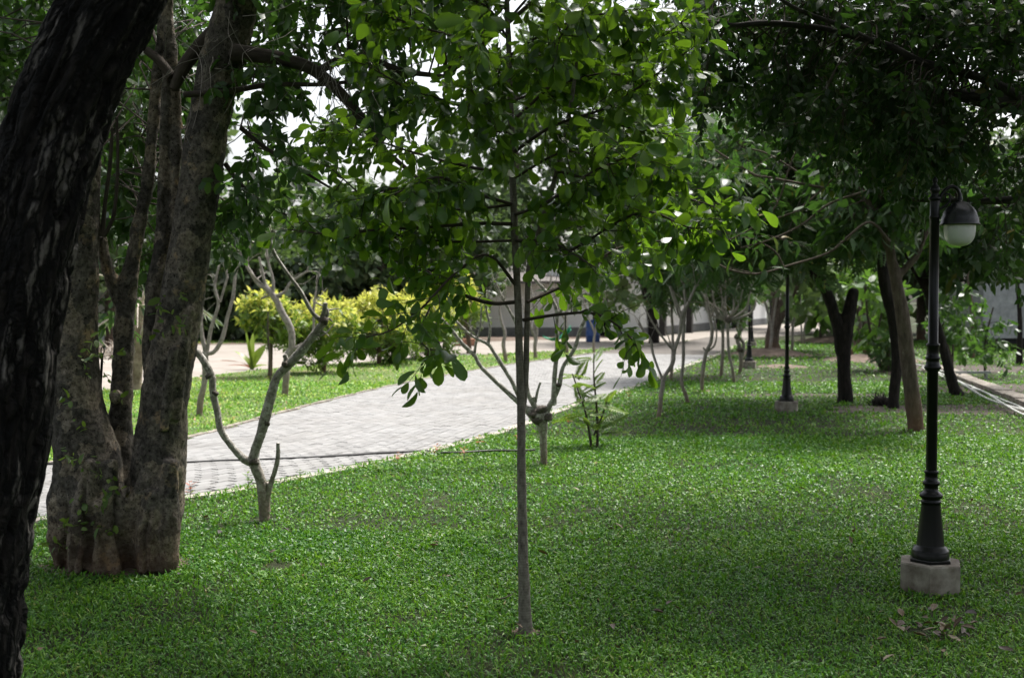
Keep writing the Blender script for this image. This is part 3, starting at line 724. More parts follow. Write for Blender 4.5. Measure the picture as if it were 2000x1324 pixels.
# limbs
def lb(rows, dd=0., seg=8, sub=5, m=None): return st(rows, dd, sub, seg, m or mw)[0]
sk = [*p1[30:], *p2[40:], *p3[36:], *p4[30:]]
LIMBS = [[(455, 105, 20), (500, 108, 15), (560, 118, 13), (620, 142, 12), (690, 210, 10), (735, 280, 8), (770, 310, 5), (830, 360, 3)],
         [(620, 140, 8), (680, 112, 9), (730, 120, 8), (790, 140, 6), (870, 150, 4)],
         [(360, 185, 6), (440, 180, 6), (530, 166, 5), (640, 165, 4), (740, 150, 3)],
         [(440, 40, 14), (400, 80, 15), (360, 130, 14), (340, 175, 10)],
         [(285, 98, 8), (310, 118, 9), (335, 150, 10)],
         [(200, 460, 5), (205, 400, 4), (214, 330, 4), (220, 250, 3)], [(196, 460, 6), (188, 420, 6), (190, 370, 5), (185, 300, 4)], [(203, 462, 4), (222, 420, 4), (230, 330, 3), (228, 230, 3)],
         [(470, 250, 5), (520, 290, 4), (600, 340, 3), (650, 370, 2)], [(440, 320, 5), (470, 360, 4), (520, 400, 3), (560, 420, 2)],
         [(480, -150, 22), (600, -180, 18), (760, -120, 14), (740, -20, 10), (738, 20, 10), (760, 40, 8)],
         [(738, 10, 9), (722, 40, 7), (760, 60, 4)],
         [(560, -450, 20), (760, -600, 16), (1000, -650, 12)], [(130, -450, 18), (-100, -650, 14), (-350, -700, 10)], [(560, -450, 18), (600, -800, 14), (650, -1000, 8)]]
for i, l in enumerate(LIMBS): sk += list(lb(l, -.15 if i < 3 else .05))
cs = np.vstack([pbox(430, 900, -80, 50, 6.9, 8.6, 34), pbox(460, 800, 60, 200, 7, 8.4, 18), pbox(640, 960, -60, 120, 7.2, 8.6, 14), pbox(425, 520, 300, 480, 7.0, 8.6, 8), pbox(520, 620, 280, 360, 7.2, 8.6, 5), pbox(600, 800, 200, 270, 7.2, 8.3, 3), pbox(180, 430, -80, 420, 8.3, 10.5, 64),
                pbox(-150, 170, -80, 330, 7.8, 10.2, 56), pbox(200, 330, 330, 640, 8.2, 9.4, 12)])
foliate(mw, lv, sk, cs, 6, .3, 10, .082, .45, .007, .6)
cs = ell((-2.0, 6.2, 5.6), (4.4, 3.3, 2.0), 130, .25); cs = cs[cs[:, 2] > 1.75 + .27 * cs[:, 1] + .35]
cs = cs[cs[:, 1] < 9.2]
lt = Leaves()
foliate(mw, lt, sk, cs, 7, .6, 12, .115, .4, .016, .7, twigs=False)
mw.build('branch', M['bark_stem'], t); lv.mesh('crown', OVAL, M['left'], t); lt.mesh('upper_crown', SMALL, M['left'], t)
# bare hanging twigs
mh = MB()
for k in range(70):
    x0, y0 = (rng.uniform(600, 700), rng.uniform(30, 180)) if k < 46 else (rng.uniform(330, 480), rng.uniform(-20, 150))
    p = P(x0, y0, rng.uniform(6.9, 7.4)); d_ = norm(rng.normal(size=3) * .7 + np.array((.1, 0, -.8))); L = rng.uniform(.2, .75)
    pp = [p]
    for q in range(5): d_ = norm(d_ + rng.normal(size=3) * .28 + np.array((0, 0, -.12))); pp.append(pp[-1] + d_ * L / 5)
    tube(mh, pp, np.linspace(.003, .0012, 6), 3, 2, cap=False)
mh.build('hanging_twigs', M['bark_pale'], t, kind='stuff')
# leafy shoots clinging to the base
ms, ls = MB(), Leaves()
for k in range(26):
    x0, y0 = rng.uniform(118, 250), rng.uniform(700, 1090); p = P(x0, y0, D - .27 + rng.uniform(-.03, .05))
    twig(ms, ls, p, (rng.normal() * .5, -.5, .6), rng.uniform(.1, .25), 5, .05, .15, .0022, .8)
for k in range(7):
    p = P(rng.uniform(300, 350), rng.uniform(570, 650), D - .2); twig(ms, ls, p, (rng.normal() * .5, -.6, -.1), .12, 4, .06, .3, .002, .8)
ms.build('shoot', M['bark_stem'], t, kind='stuff'); ls.mesh('shoot_leaves', OVAL, M['yg'], t)
# rod
mb = MB(); a = P(196, 765, D + .1); b_ = P(200, 690, D + .1); tube(mb, [a, b_], [.0085, .0085], 10, 2)
n_ = 16; lp = [P(200.5 + 3.2 * math.sin(q), 685 - 7 * math.cos(q), D + .1) for q in np.linspace(math.pi, 3 * math.pi, n_)]
o = tag(mb.build('metal_rod', M['black'], loc=tuple(a)), 'slim black metal rod with looped end standing in the tree fork', 'rod')
mb = MB(); tube(mb, lp, [.004] * n_, 6, 1); mb.build('loop', M['black'], o)

# ------------------------------------------------------------------ sapling in the middle
base = G(1026, 1234); D = base[1]
t = thing('sapling', 'slender young tree with large glossy leaves in the middle of the lawn', 'sapling', base)
mb = MB()
def st6(rows, dd=0., seg=14, sub=8, m=mb): p_, r_ = PL(rows, D + dd); return tube(m, p_, r_, seg, sub)[0]
knob = lambda q: .0022 * (fbm(q * np.array((60, 60, 14)), 2) - .5) * 2
pA, rA = PL([(1028, 1247, 18), (1026, 1215, 13.5), (1023, 1130, 11), (1021, 1060, 9.8), (1018.5, 900, 8.4), (1018, 800, 8), (1014, 690, 7.4), (1012, 600, 7), (1005, 450, 7), (1000, 300, 6.4), (994, 100, 5.6), (990, 0, 5), (985, -350, 3)], D)
A, _ = tube(mb, pA, rA, 16, 14, knob)
pB, rB = PL([(1019, 815, 6), (1025, 765, 6), (1028, 700, 5.8), (1030, 600, 5.6), (1034, 520, 5.4), (1052, 455, 5), (1085, 345, 4.6), (1112, 220, 4), (1128, 110, 3.4), (1150, -60, 2.4)], D + .02)
B, _ = tube(mb, pB, rB, 12, 10, knob)
for (x, y) in ((1012, 650), (1013, 672), (1018, 745), (1016, 800), (1019, 880), (1024, 1005), (1028, 1100)): blob(mb, P(x, y, D - 5 * px(D)), (.009, .008, .012), 8, 6, x)
mb.build('trunk', M['bark_sap'], t)
mw, lv = MB(), Leaves()
BR = [([(1004, 438, 4.5), (930, 440, 4), (840, 446, 3.4), (740, 440, 2.6), (640, 452, 2), (570, 450, 1.3)], -.2),
      ([(1010, 590, 4.5), (960, 590, 4.5), (900, 572, 4), (855, 545, 3.4), (790, 480, 2.6), (720, 400, 1.8), (650, 330, 1.2)], .3),
      ([(1010, 560, 4), (960, 500, 3), (900, 530, 2.6), (830, 610, 2.2), (760, 655, 1.6), (705, 668, 1)], -.6),
      ([(840, 600, 2.0), (822, 640, 1.6), (840, 672, 1.2), (880, 688, .8)], -.66),
      ([(1022, 625, 4), (1080, 612, 3.4), (1150, 622, 2.6), (1210, 655, 2), (1245, 690, 1.3)], -.4),
      ([(1030, 590, 4), (1110, 545, 3.2), (1200, 490, 2.4), (1300, 470, 1.6)], .4),
      ([(1032, 540, 4), (1140, 470, 3.2), (1260, 420, 2.4), (1360, 440, 1.6), (1430, 420, 1)], -.3),
      ([(1090, 335, 3.4), (1180, 360, 2.8), (1290, 380, 2.2), (1400, 400, 1.3)], .2),
      ([(1000, 300, 4), (1080, 250, 3.4), (1190, 210, 2.6), (1290, 150, 1.8), (1340, 110, 1.2)], -.5),
      ([(998, 240, 4), (1080, 160, 3), (1180, 100, 2.2), (1300, 60, 1.4)], .5),
      ([(998, 260, 4), (900, 220, 3), (800, 180, 2.2), (730, 130, 1.4)], -.4),
      ([(1001, 340, 4), (900, 330, 3), (780, 300, 2.2), (680, 260, 1.4), (630, 250, 1)], .4),
      ([(994, 130, 3.6), (900, 80, 2.6), (800, 40, 1.8), (740, 10, 1.2)], .1),
      ([(992, 40, 3), (1080, -40, 2.4), (1200, -80, 1.6)], -.5), ([(990, 20, 3), (900, -60, 2.2), (800, -90, 1.4)], -.6),
      ([(990, -40, 3), (1060, -160, 2), (1150, -250, 1.2)], .3), ([(988, -60, 3), (900, -200, 2), (830, -280, 1.2)], .3),
      ([(1004, 420, 3.5), (1060, 400, 2.8), (1150, 330, 2.2), (1240, 290, 1.4)], -.8),
      ([(1002, 400, 3.5), (930, 380, 2.8), (850, 350, 2.2), (770, 380, 1.4)], -.9),
      ([(996, 180, 3), (960, 130, 2.2), (930, 70, 1.4)], -.9), ([(996, 170, 3), (1060, 110, 2.2), (1130, 30, 1.4)], -.9),
      ([(1000, 330, 3.2), (960, 260, 2.2), (900, 170, 1.4)], -.7), ([(1006, 470, 3.2), (1080, 480, 2.4), (1160, 520, 1.5)], -.7),
      ([(1112, 220, 3), (1220, 240, 2.2), (1330, 260, 1.4)], .1), ([(994, 110, 3), (1060, 60, 2.4), (1150, 40, 2), (1250, 10, 1.4)], -.2), ([(993, 80, 3), (940, 20, 2.2), (880, 0, 1.4)], -.3), ([(1128, 110, 3), (1200, 60, 2.2), (1270, 80, 1.6), (1340, 40, 1)], -.2),
      ([(996, 200, 3), (1100, 160, 2.4), (1200, 150, 1.8), (1300, 190, 1.2)], .2), ([(1001, 350, 3), (1100, 300, 2.4), (1200, 310, 1.8), (1310, 330, 1.2)], -.5), ([(1003, 400, 3), (880, 400, 2.4), (770, 360, 1.8), (690, 390, 1.2)], -.3), ([(1006, 470, 3.2), (900, 470, 2.6), (780, 455, 2), (680, 430, 1.3), (600, 440, 1)], .1)]
for rows, dd in BR:
    rows = [(x, y, r_, dd * i / (len(rows) - 1)) for i, (x, y, r_) in enumerate(rows)]
    p_, r_ = PL(rows, D); p_[1:] += rng.normal(size=(len(p_) - 1, 3)) * .015
    p_, r_ = tube(mw, p_, r_, 6, 6)
    L = np.linalg.norm(np.diff(p_, axis=0), axis=1).sum(); nt_ = max(5, int(L / (.075 if rows[-1][1] > 600 and rows[-1][0] < 1000 else .042 if rows[-1][1] > 440 else .024))); n = len(p_)
    for k in range(nt_):
        u = .22 + .78 * (k + rng.random()) / nt_; j = min(n - 2, int(u * (n - 1))); tan = norm(p_[j + 1] - p_[j])
        d_ = norm(tan * .6 + unit(1)[0] * .9)
        twig(mw, lv, p_[j], d_, rng.uniform(.1, .26), int(rng.integers(5, 9)), .07, .45, .0026, .8, .55)
    twig(mw, lv, p_[-1], norm(p_[-1] - p_[-3]), .12, 6, .085, .45, .002, .8)
    if len(rows) > 3: mw.n = mw.n
mw.build('branch', M['bark_stem'], t)
o_, d_, n_, sc_, m_ = lv.arr()
yy = CY - F * np.tan(np.arctan2(o_[:, 2] - CH, o_[:, 1]) + PITCH)
facing = np.abs((norm(o_ - np.array((0, 0, CH))) * n_).sum(1)) * sc_ / o_[:, 1] * (yy > 0)
pick = np.argsort(-facing)[:300]; rest = np.setdiff1d(np.arange(len(o_)), pick)
lv.mesh('crown', OBOV, M['sap'], t, keep=rest)
protos = []
for k in range(6):
    V, Fc = OBOV; V = V.copy(); V[:, 0] *= rng.uniform(.82, 1.2); V[:, 2] *= rng.uniform(-.3, 2.2); V[:, 2] += .05 * np.sin(V[:, 1] * 6 + k) * np.abs(V[:, 0]) * 4
    V[:, 0] += .06 * rng.normal() * V[:, 1] ** 2
    protos.append(raw_mesh('leaf', V, [Fc], M['sap'], True))
from mathutils import Matrix
for i in pick:
    sd_ = np.cross(d_[i], n_[i]); s0 = sc_[i] * 1.04
    o = link('leaf', protos[i % 6], t)
    o.matrix_local = Matrix([[sd_[r] * s0, d_[i][r] * s0, n_[i][r] * s0, o_[i][r] - base[r]] for r in range(3)] + [[0, 0, 0, 1]])

# ------------------------------------------------------------------ pruned frangipani trees
def pruned(label, foot, d_rows, m='bark_fra', name='frangipani_tree', knots=(), seg=12, vox=None, group='pruned bare young trees', amp=.008):
    b0 = G(*foot); t = thing(name, label, 'tree', b0, group); D = b0[1]
    for i, rows in enumerate(d_rows):
        mb = MB(); rows = [(x + rng.normal() * .6, y, r_, *z) for x, y, r_, *z in rows]
        rows = [(x + rng.normal() * .12 * r_ * 2, y + rng.normal() * 1.0, r_ * (.92 if D < 10 else .8) * rng.uniform(.88, 1.12), *z) for x, y, r_, *z in rows]; p_, r_ = PL(rows, D); f = lambda q: np.minimum(amp, .12 * np.mean(r_)) * (fbm(q * 42 + i, 2) - .5) * 2.6
        tube(mb, p_, r_, seg, 6, f)
        if i == 0:
            for (x, y, r2) in knots:
                mk = MB(); blob(mk, P(x, y, D - r2 * px(D) * .3), r2 * px(D) * np.array((.95, .95, .8)), 14, 10, x, .6); mk.build('knot', M['knot'], t)
        if len(rows) > 3 and rows[-1][1] < 640 and D < 40:
            e = norm(p_[-1] - p_[-2])
            for k in range(7):
                s0 = p_[-1] if k < 3 else p_[-2]; dv = norm(e + rng.normal(size=3) * .6); L_ = rng.uniform(15, 60) * px(D)
                q_ = [s0, s0 + dv * L_ * .5, s0 + norm(dv + rng.normal(size=3) * .4) * L_]; tube(mb, q_, [r_[-1] * .4, r_[-1] * .28, r_[-1] * .15], 5, 3)
        mb.build('trunk' if i == 0 else 'branch', M[m], t)
    return t, D
t, D = pruned('lichen grey forked frangipani beside the path edge, nearest of the bare trees', (516, 1018),
    [[(517, 1028, 12), (515, 985, 12), (508, 940, 12), (497, 903, 13), (500, 880, 11), (508, 850, 11), (517, 820, 11), (531, 770, 10.5), (548, 735, 10), (565, 712, 11), (590, 690, 9.5), (612, 655, 9), (630, 628, 8)],
     [(497, 905, 10), (478, 897, 8.5), (455, 878, 7.5), (435, 840, 7.5), (425, 800, 7.5), (418, 765, 8), (412, 735, 7), (400, 705, 8), (383, 685, 7)],
     [(518, 1000, 8), (524, 980, 6), (531, 945, 5), (540, 905, 5), (545, 868, 4.5)], [(525, 945, 4), (516, 944, 5)],
     [(562, 716, 7), (560, 705, 6), (557, 692, 5.5)],
     [(628, 628, 6), (610, 612, 4.2), (590, 570, 4.2), (565, 540, 4), (545, 510, 3.8), (532, 485, 4), (530, 470, 3.6), (534, 450, 3)], [(530, 483, 3.6), (505, 478, 3), (485, 465, 2.8), (462, 432, 2)],
     [(630, 625, 6), (634, 605, 5), (635, 592, 5)]],
    knots=((518, 826, 9), (633, 626, 10), (420, 768, 7), (561, 712, 10), (496, 902, 11), (408, 735, 7)))
t, D = pruned('frangipani with a knobbly pollarded crown of arms behind the slender sapling', (1060, 908),
    [[(1060, 918, 9), (1061, 880, 9), (1062, 850, 9), (1058, 828, 15), (1055, 812, 17), (1050, 802, 10)],
     [(1045, 815, 10), (1028, 800, 8), (1005, 778, 6), (970, 745, 5.5), (940, 715, 5), (927, 695, 5), (905, 672, 4.6), (880, 640, 4), (855, 615, 3)],
     [(927, 695, 4), (930, 670, 3), (938, 640, 2.6), (940, 600, 2)],
     [(1045, 805, 8), (1025, 790, 6), (995, 740, 5), (965, 690, 4.6), (953, 672, 4.4), (920, 655, 3), (890, 625, 2.6)], [(953, 672, 4), (957, 640, 3), (950, 600, 2.6), (960, 560, 2)],
     [(1050, 800, 7), (1035, 770, 6), (1028, 740, 5), (1020, 700, 5), (1010, 640, 4), (985, 590, 3.5), (965, 550, 3)],
     [(1050, 800, 6), (1043, 785, 5), (1042, 776, 5)], [(1044, 788, 4), (1050, 765, 3), (1056, 745, 2.6)],
     [(1065, 805, 8), (1080, 780, 6.5), (1090, 755, 6), (1100, 720, 5.4), (1120, 680, 5), (1135, 640, 4), (1160, 595, 3.4), (1195, 540, 2.6)],
     [(1080, 790, 7), (1083, 740, 6), (1087, 690, 5.6), (1089, 650, 5.4), (1085, 600, 4.5), (1062, 565, 4), (1040, 540, 3)], [(1086, 620, 4), (1105, 590, 3.4), (1125, 555, 2.6), (1150, 520, 2)]],
    knots=((1042, 808, 12), (1058, 800, 12), (1068, 815, 11), (1050, 820, 13), (1092, 752, 6)), amp=.007)
mb = MB()
pruned('slim forked tree with splayed arms, first along the right path edge', (1287, 818),
    [[(1286, 824, 5.5), (1287, 795, 6), (1290, 775, 6), (1296, 748, 5), (1300, 735, 4.5), (1312, 710, 4.6), (1318, 685, 4.4), (1326, 650, 4.2), (1330, 615, 4.5), (1345, 590, 3.6), (1360, 560, 3)],
     [(1298, 745, 4), (1285, 722, 3.2), (1275, 690, 3), (1270, 665, 3), (1258, 650, 3), (1250, 630, 2.2)], [(1318, 690, 3), (1300, 665, 2.6), (1280, 640, 2.4), (1262, 605, 2)], [(1326, 620, 3), (1318, 595, 2.6), (1308, 560, 2)], [(1316, 700, 2), (1310, 670, 1.6), (1300, 640, 1.2)]], 'bark_pale')
pruned('straight thin grey trunk right behind the first slim forked tree', (1343, 788),
    [[(1344, 793, 5), (1340, 770, 4.6), (1333, 745, 4.4), (1334, 700, 4.4), (1336, 660, 4.2), (1335, 625, 4), (1338, 590, 3.6), (1335, 555, 3)], [(1335, 625, 3), (1322, 590, 2.4), (1310, 560, 2)], [(1336, 610, 3), (1350, 580, 2.4), (1356, 550, 2)]], 'bark_pale')
pruned('pale tree with a curved elbow and side shoot, beside the path', (1371, 765),
    [[(1370, 770, 4.6), (1372, 740, 4.8), (1376, 710, 4.8), (1381, 685, 5), (1388, 668, 4.4), (1390, 645, 4), (1385, 615, 3.8), (1380, 590, 3.6), (1376, 560, 3)], [(1383, 684, 3), (1395, 675, 2.4), (1399, 650, 2.2), (1394, 620, 2), (1388, 600, 1.6)], [(1378, 682, 3), (1374, 679, 2.4)]], 'bark_pale')
t, D = pruned('thin trunk with a pollarded fan of stubby branches, beside the path', (1434, 748),
    [[(1434, 752, 3.8), (1430, 720, 3.8), (1424, 690, 3.8), (1421, 655, 4), (1421, 632, 5.5), (1420, 622, 5)]] +
    [[(1421, 628, 3.4), ((1421 + x) / 2 + (x - 1421) * .18, 628 - (628 - y) * .32, 2.8), (x * .9 + 1421 * .1, 628 - (628 - y) * .65, 2.2), (x, y, 1.6)] for x, y in ((1378, 592), (1387, 545), (1408, 562), (1416, 530), (1437, 566), (1452, 540), (1470, 552), (1478, 590), (1394, 598))], 'bark_pale', knots=((1423, 625, 7),))
pruned('blotched pale young tree just in front of the third lamp post', (1445, 729),
    [[(1444, 733, 4.4), (1446, 705, 4.6), (1444, 680, 5.5), (1440, 658, 5), (1448, 635, 5), (1456, 610, 4.6), (1462, 580, 4), (1466, 550, 3)], [(1443, 660, 4), (1452, 676, 4.4), (1449, 700, 4)]], 'bark_pale', knots=((1446, 683, 7), (1439, 657, 6)))
pruned('forked pale sapling standing before the earth mound', (1503, 694),
    [[(1503, 699, 4), (1504, 675, 4), (1506, 645, 4), (1502, 620, 3.6), (1494, 590, 3.2), (1492, 565, 2.6), (1505, 545, 2)], [(1506, 642, 3.4), (1513, 610, 3), (1518, 575, 2.8), (1516, 545, 2.4)]], 'bark_pale')
pruned('thin bare sapling curving right behind the second lamp post', (1547, 684), [[(1548, 688, 3.4), (1549, 660, 3), (1549, 630, 3), (1558, 600, 2.8), (1564, 575, 2.6), (1556, 550, 2)], [(1549, 640, 2.4), (1540, 610, 2), (1538, 580, 1.6)]], 'bark_pale')
pruned('twiggy pale pair of stems far along the right lawn', (1567, 672), [[(1566, 675, 2.6), (1566, 645, 2.4), (1562, 610, 2), (1564, 580, 1.6)], [(1572, 672, 2.2), (1571, 645, 2.2), (1576, 615, 2), (1577, 590, 1.5)]], 'bark_pale')
# trees on the lawn beyond the path
pruned('pale three armed frangipani left on the far lawn by the path', (391, 812),
    [[(390, 818, 7), (393, 785, 7), (400, 745, 7), (402, 705, 8), (402, 690, 8)], [(400, 695, 6), (395, 660, 4.6), (392, 630, 4), (396, 600, 3)], [(404, 692, 6), (420, 685, 5.5), (433, 660, 5), (445, 620, 4.6), (455, 580, 4.4), (462, 530, 4), (478, 470, 3.4), (500, 430, 2.6)], [(405, 690, 5), (412, 640, 4.6), (424, 595, 4), (420, 560, 3.4), (428, 520, 2.6)],
     [(430, 590, 3), (440, 560, 3), (444, 540, 2.6)], [(444, 545, 3), (436, 510, 3), (430, 480, 2.6)]], 'bark_pale', amp=.006)
pruned('thick pale frangipani with leaning trunk in front of the yellow shrubs', (556, 772),
    [[(556, 778, 8), (558, 740, 8), (560, 700, 8.5), (565, 675, 8.5), (562, 640, 8), (552, 610, 8), (540, 590, 8), (530, 575, 8), (518, 560, 7)], [(522, 565, 6), (505, 555, 5), (492, 535, 4.4), (482, 512, 3.6), (490, 480, 3)], [(535, 580, 5), (555, 570, 3.6), (568, 550, 3), (600, 530, 2.4)], [(532, 575, 5), (534, 545, 3.6), (525, 510, 3), (520, 470, 2.4)], [(568, 685, 5), (588, 674, 4), (610, 660, 3.4), (612, 600, 3), (618, 560, 2.4)], [(516, 560, 4), (512, 530, 3.4), (505, 500, 3)]], 'bark_pale', amp=.008)
pruned('thin straight pale sapling left of the yellow shrubs', (530, 745), [[(530, 748, 2.6), (526, 710, 2.4), (525, 670, 2.4), (524, 640, 2), (523, 610, 1.6)]], 'bark_stem')
pruned('bent pale sapling on the far lawn before the white wall', (990, 708), [[(990, 712, 4.6), (988, 695, 4.6), (983, 672, 4.6), (983, 650, 4), (977, 625, 3.4), (978, 600, 3), (985, 570, 2.4)], [(989, 694, 3), (996, 690, 2)]], 'bark_pale')
pruned('leaning pale stems on the far lawn, behind the knobbly frangipani', (1047, 700), [[(1047, 704, 4.6), (1046, 680, 4.6), (1044, 660, 4.6), (1036, 640, 4), (1030, 620, 3.6)], [(1046, 665, 3.6), (1047, 630, 3.4), (1042, 590, 3), (1035, 550, 2.6)], [(1040, 650, 3), (1052, 615, 3), (1070, 580, 2.6), (1075, 545, 2)]], 'bark_pale')
pruned('whitish sapling with green net tied on, before the white wall', (1108, 690), [[(1108, 694, 4.4), (1107, 670, 4.4), (1105, 640, 4), (1108, 600, 3.6), (1120, 565, 3), (1125, 540, 2.6)], [(1106, 630, 3), (1092, 600, 3), (1080, 560, 2.4)], [(1108, 610, 3), (1098, 580, 2.4), (1100, 550, 2)]], 'bark_pale')
pruned('thin crooked stems between path and blue drum', (1158, 690), [[(1158, 693, 3), (1160, 660, 3), (1168, 625, 2.6), (1180, 590, 2.2), (1178, 560, 2)], [(1162, 650, 2.2), (1150, 620, 2), (1140, 580, 1.8)]], 'bark_pale')
pruned('spindly pale shrub stems right of the yellow shrubs', (845, 690), [[(845, 694, 2.6), (850, 660, 2.6), (858, 630, 2.4), (865, 600, 2)], [(847, 680, 2), (838, 650, 2), (842, 615, 1.8)], [(852, 655, 2), (872, 630, 2), (890, 600, 1.6)]], 'bark_pale')

# ------------------------------------------------------------------ large trunks on the right
def simple_tree(name, label, foot, rows_list, m, vox, amp, freq=18, zs=.3, group=None):
    b0 = G(*foot); t = thing(name, label, 'tree', b0, group); D = b0[1]; mb = MB(); sk = []
    for rows in rows_list: p_, r_ = PL(rows, D); sk += list(tube(mb, p_, r_, 16, 5)[0])
    fuse(mb, 'trunk', M[m], t, vox, amp, freq, zs, 3, seed=foot[0]); return t, D, sk
# overhanging tree, its trunk beyond the right edge
base = np.array((6.1, 8.2, 0.)); t = thing('overhanging_tree', 'dark broad leaved tree whose boughs hang in from the top right', 'tree', base); mb = MB(); sk = []
def bough(pts, rad, seg=14): sk.extend(tube(mb, pts, rad, seg, 6)[0])
bough([(6.1, 8.2, -.05), (6.05, 8.2, .9), (5.9, 8.1, 1.9), (5.6, 7.6, 2.8), (5.6, 8.2, 4.0), (5.8, 8.3, 5.6), (5.7, 8.3, 7)], [.26, .22, .2, .19, .16, .12, .06])
def bpx(rows, d): p_, r_ = PL(rows, d); bough(p_, r_, 10)
bpx([(2530, 270, 30), (2250, 290, 18), (2050, 225, 11), (1960, 172, 9), (1900, 148, 8.5), (1800, 122, 7.5), (1740, 92, 7), (1680, 75, 6.5), (1600, 55, 5.5), (1500, 46, 6), (1430, 50, 4.6), (1380, 42, 4), (1335, 45, 3)], 7.2)
bpx([(2530, 290, 26), (2250, 260, 24), (2050, 215, 22), (1930, 195, 18), (1850, 185, 10), (1780, 200, 5)], 8.3)
bpx([(1700, 80, 6), (1640, 50, 5), (1560, 20, 4), (1480, -30, 3)], 7.0)
bpx([(2530, 160, 24), (2200, -60, 20), (1850, -220, 14), (1500, -330, 9)], 7.6)
bpx([(2530, 160, 24), (2300, -300, 20), (2100, -500, 10)], 6.5)
bpx([(2530, 250, 20), (2200, 360, 14), (1980, 390, 8), (1850, 392, 5), (1720, 388, 3)], 8.6)
for tip in ((3.2, 4.6, 5), (2.2, 6.6, 5.6), (5, 3.6, 5.6), (3.2, 10, 6), (6.5, 11, 6), (7.5, 5, 6)):
    bough([(5.7, 8.2, 3.6), ((5.7 + tip[0]) / 2, (8.2 + tip[1]) / 2, (3.9 + tip[2]) / 2 + .3), tip], [.12, .08, .03], 8)
mb.build('trunk', M['bark_grey2'], t)
mw, lv = MB(), Leaves()
cs = np.vstack([pbox(1330, 1560, 10, 230, 7.1, 9.2, 44), pbox(1540, 1800, -40, 300, 6.9, 9.4, 84), pbox(1760, 2120, -60, 360, 6.8, 9.4, 110), pbox(1330, 2100, -120, 60, 6.9, 9.4, 70), pbox(1880, 2150, 330, 520, 7.4, 9.8, 12)])
foliate(mw, lv, sk, cs, 7, .32, 12, .06, .5, .006, .6, .9)
cs = ell((4.6, 7.4, 6.4), (4.8, 6.0, 2.3), 330, .2); cs = cs[cs[:, 2] > 1.75 + .27 * cs[:, 1] + .3]
cs = GAP(cs); lt = Leaves()
foliate(mw, lt, sk, cs, 7, .65, 12, .13, .45, .016, .7, twigs=False)
mw.build('branch', M['bark_stem'], t); lv.mesh('crown', LANC5, M['dark'], t); lt.mesh('upper_crown', SMALL, M['dark'], t)

# dark Y trunk
t, D, sk = simple_tree('forked_tree', 'black forked trunk with one arched limb and one stub, behind the second lamp post', (1650, 787),
    [[(1652, 796, 17), (1651, 770, 14.5), (1648, 720, 13), (1648, 680, 14), (1650, 650, 15), (1660, 600, 13), (1667, 566, 10)], [(1646, 690, 14), (1636, 640, 11), (1622, 590, 11), (1600, 545, 10.5), (1572, 516, 9), (1540, 480, 8), (1500, 420, 7), (1470, 350, 5)], [(1572, 516, 7), (1640, 490, 6), (1720, 470, 6), (1790, 445, 5)]], 'bark_dark', .025, .014)
mw, lv = MB(), Leaves()
cs = np.vstack([pbox(1370, 1720, 240, 450, 17.5, 21.5, 56), pbox(1400, 1540, 430, 500, 18, 21, 8)])
foliate(mw, lv, sk, cs, 6, .9, 9, .26, .35, .02, .5)
mw.build('branch', M['bark_stem'], t); lv.mesh('crown', FEAB, M['fea'], t)
# grey brown trunk beside the near lamp
t, D, sk = simple_tree('grey_trunk_tree', 'grey brown leaning trunk just left of the nearest lamp post', (1787, 842),
    [[(1790, 852, 16), (1787, 820, 15.5), (1781, 770, 15), (1772, 690, 14), (1763, 620, 14), (1752, 560, 12), (1740, 500, 10), (1738, 450, 9), (1745, 380, 8), (1735, 250, 6)], [(1750, 545, 8), (1768, 525, 7), (1790, 500, 6), (1805, 470, 4)], [(1742, 505, 8), (1715, 440, 6), (1690, 380, 5)]], 'bark_grey', .02, .010)
mw, lv = MB(), Leaves()
# long bare arching shoots reaching left
for rows in ([(1735, 470, 5), (1700, 440, 4), (1655, 470, 4), (1620, 492, 4), (1545, 512, 3.8), (1480, 530, 3.4), (1430, 528, 3), (1405, 518, 2)],
             [(1690, 380, 5), (1620, 400, 4), (1560, 440, 3.6), (1500, 470, 3.4), (1450, 482, 2.6)],
             [(1745, 250, 4), (1690, 280, 3.6), (1620, 350, 3.4), (1560, 410, 3), (1510, 432, 2.6)],
             [(1640, 330, 3), (1560, 290, 3), (1520, 400, 2.6), (1470, 445, 3.4), (1400, 475, 3.4), (1340, 465, 2.4)],
             [(1610, 370, 5), (1500, 352, 4), (1470, 338, 4), (1390, 292, 3)], [(1560, 340, 3), (1500, 300, 3), (1448, 285, 2)], [(1530, 520, 3), (1515, 495, 2.6), (1470, 470, 2)]):
    p_, r_ = PL([(x + rng.normal() * 3, y + rng.normal() * 3, r_ * .62) for x, y, r_ in rows], D - .6); tube(mw, p_, r_, 6, 6)
    for k in range(5): twig(mw, lv, p_[int(rng.integers(2, len(p_)))], (rng.normal(), rng.normal(), .6), .5, 5, .15, .3, .006)
cs = np.vstack([pbox(1640, 1830, 280, 450, 14.2, 16.5, 44), pbox(1690, 1860, 180, 330, 14, 16.5, 20)])
foliate(mw, lv, sk, cs, 6, .55, 9, .17, .5, .014, .6)
mw.build('branch', M['bark_grey'], t); lv.mesh('crown', LANC, M['fea'], t)
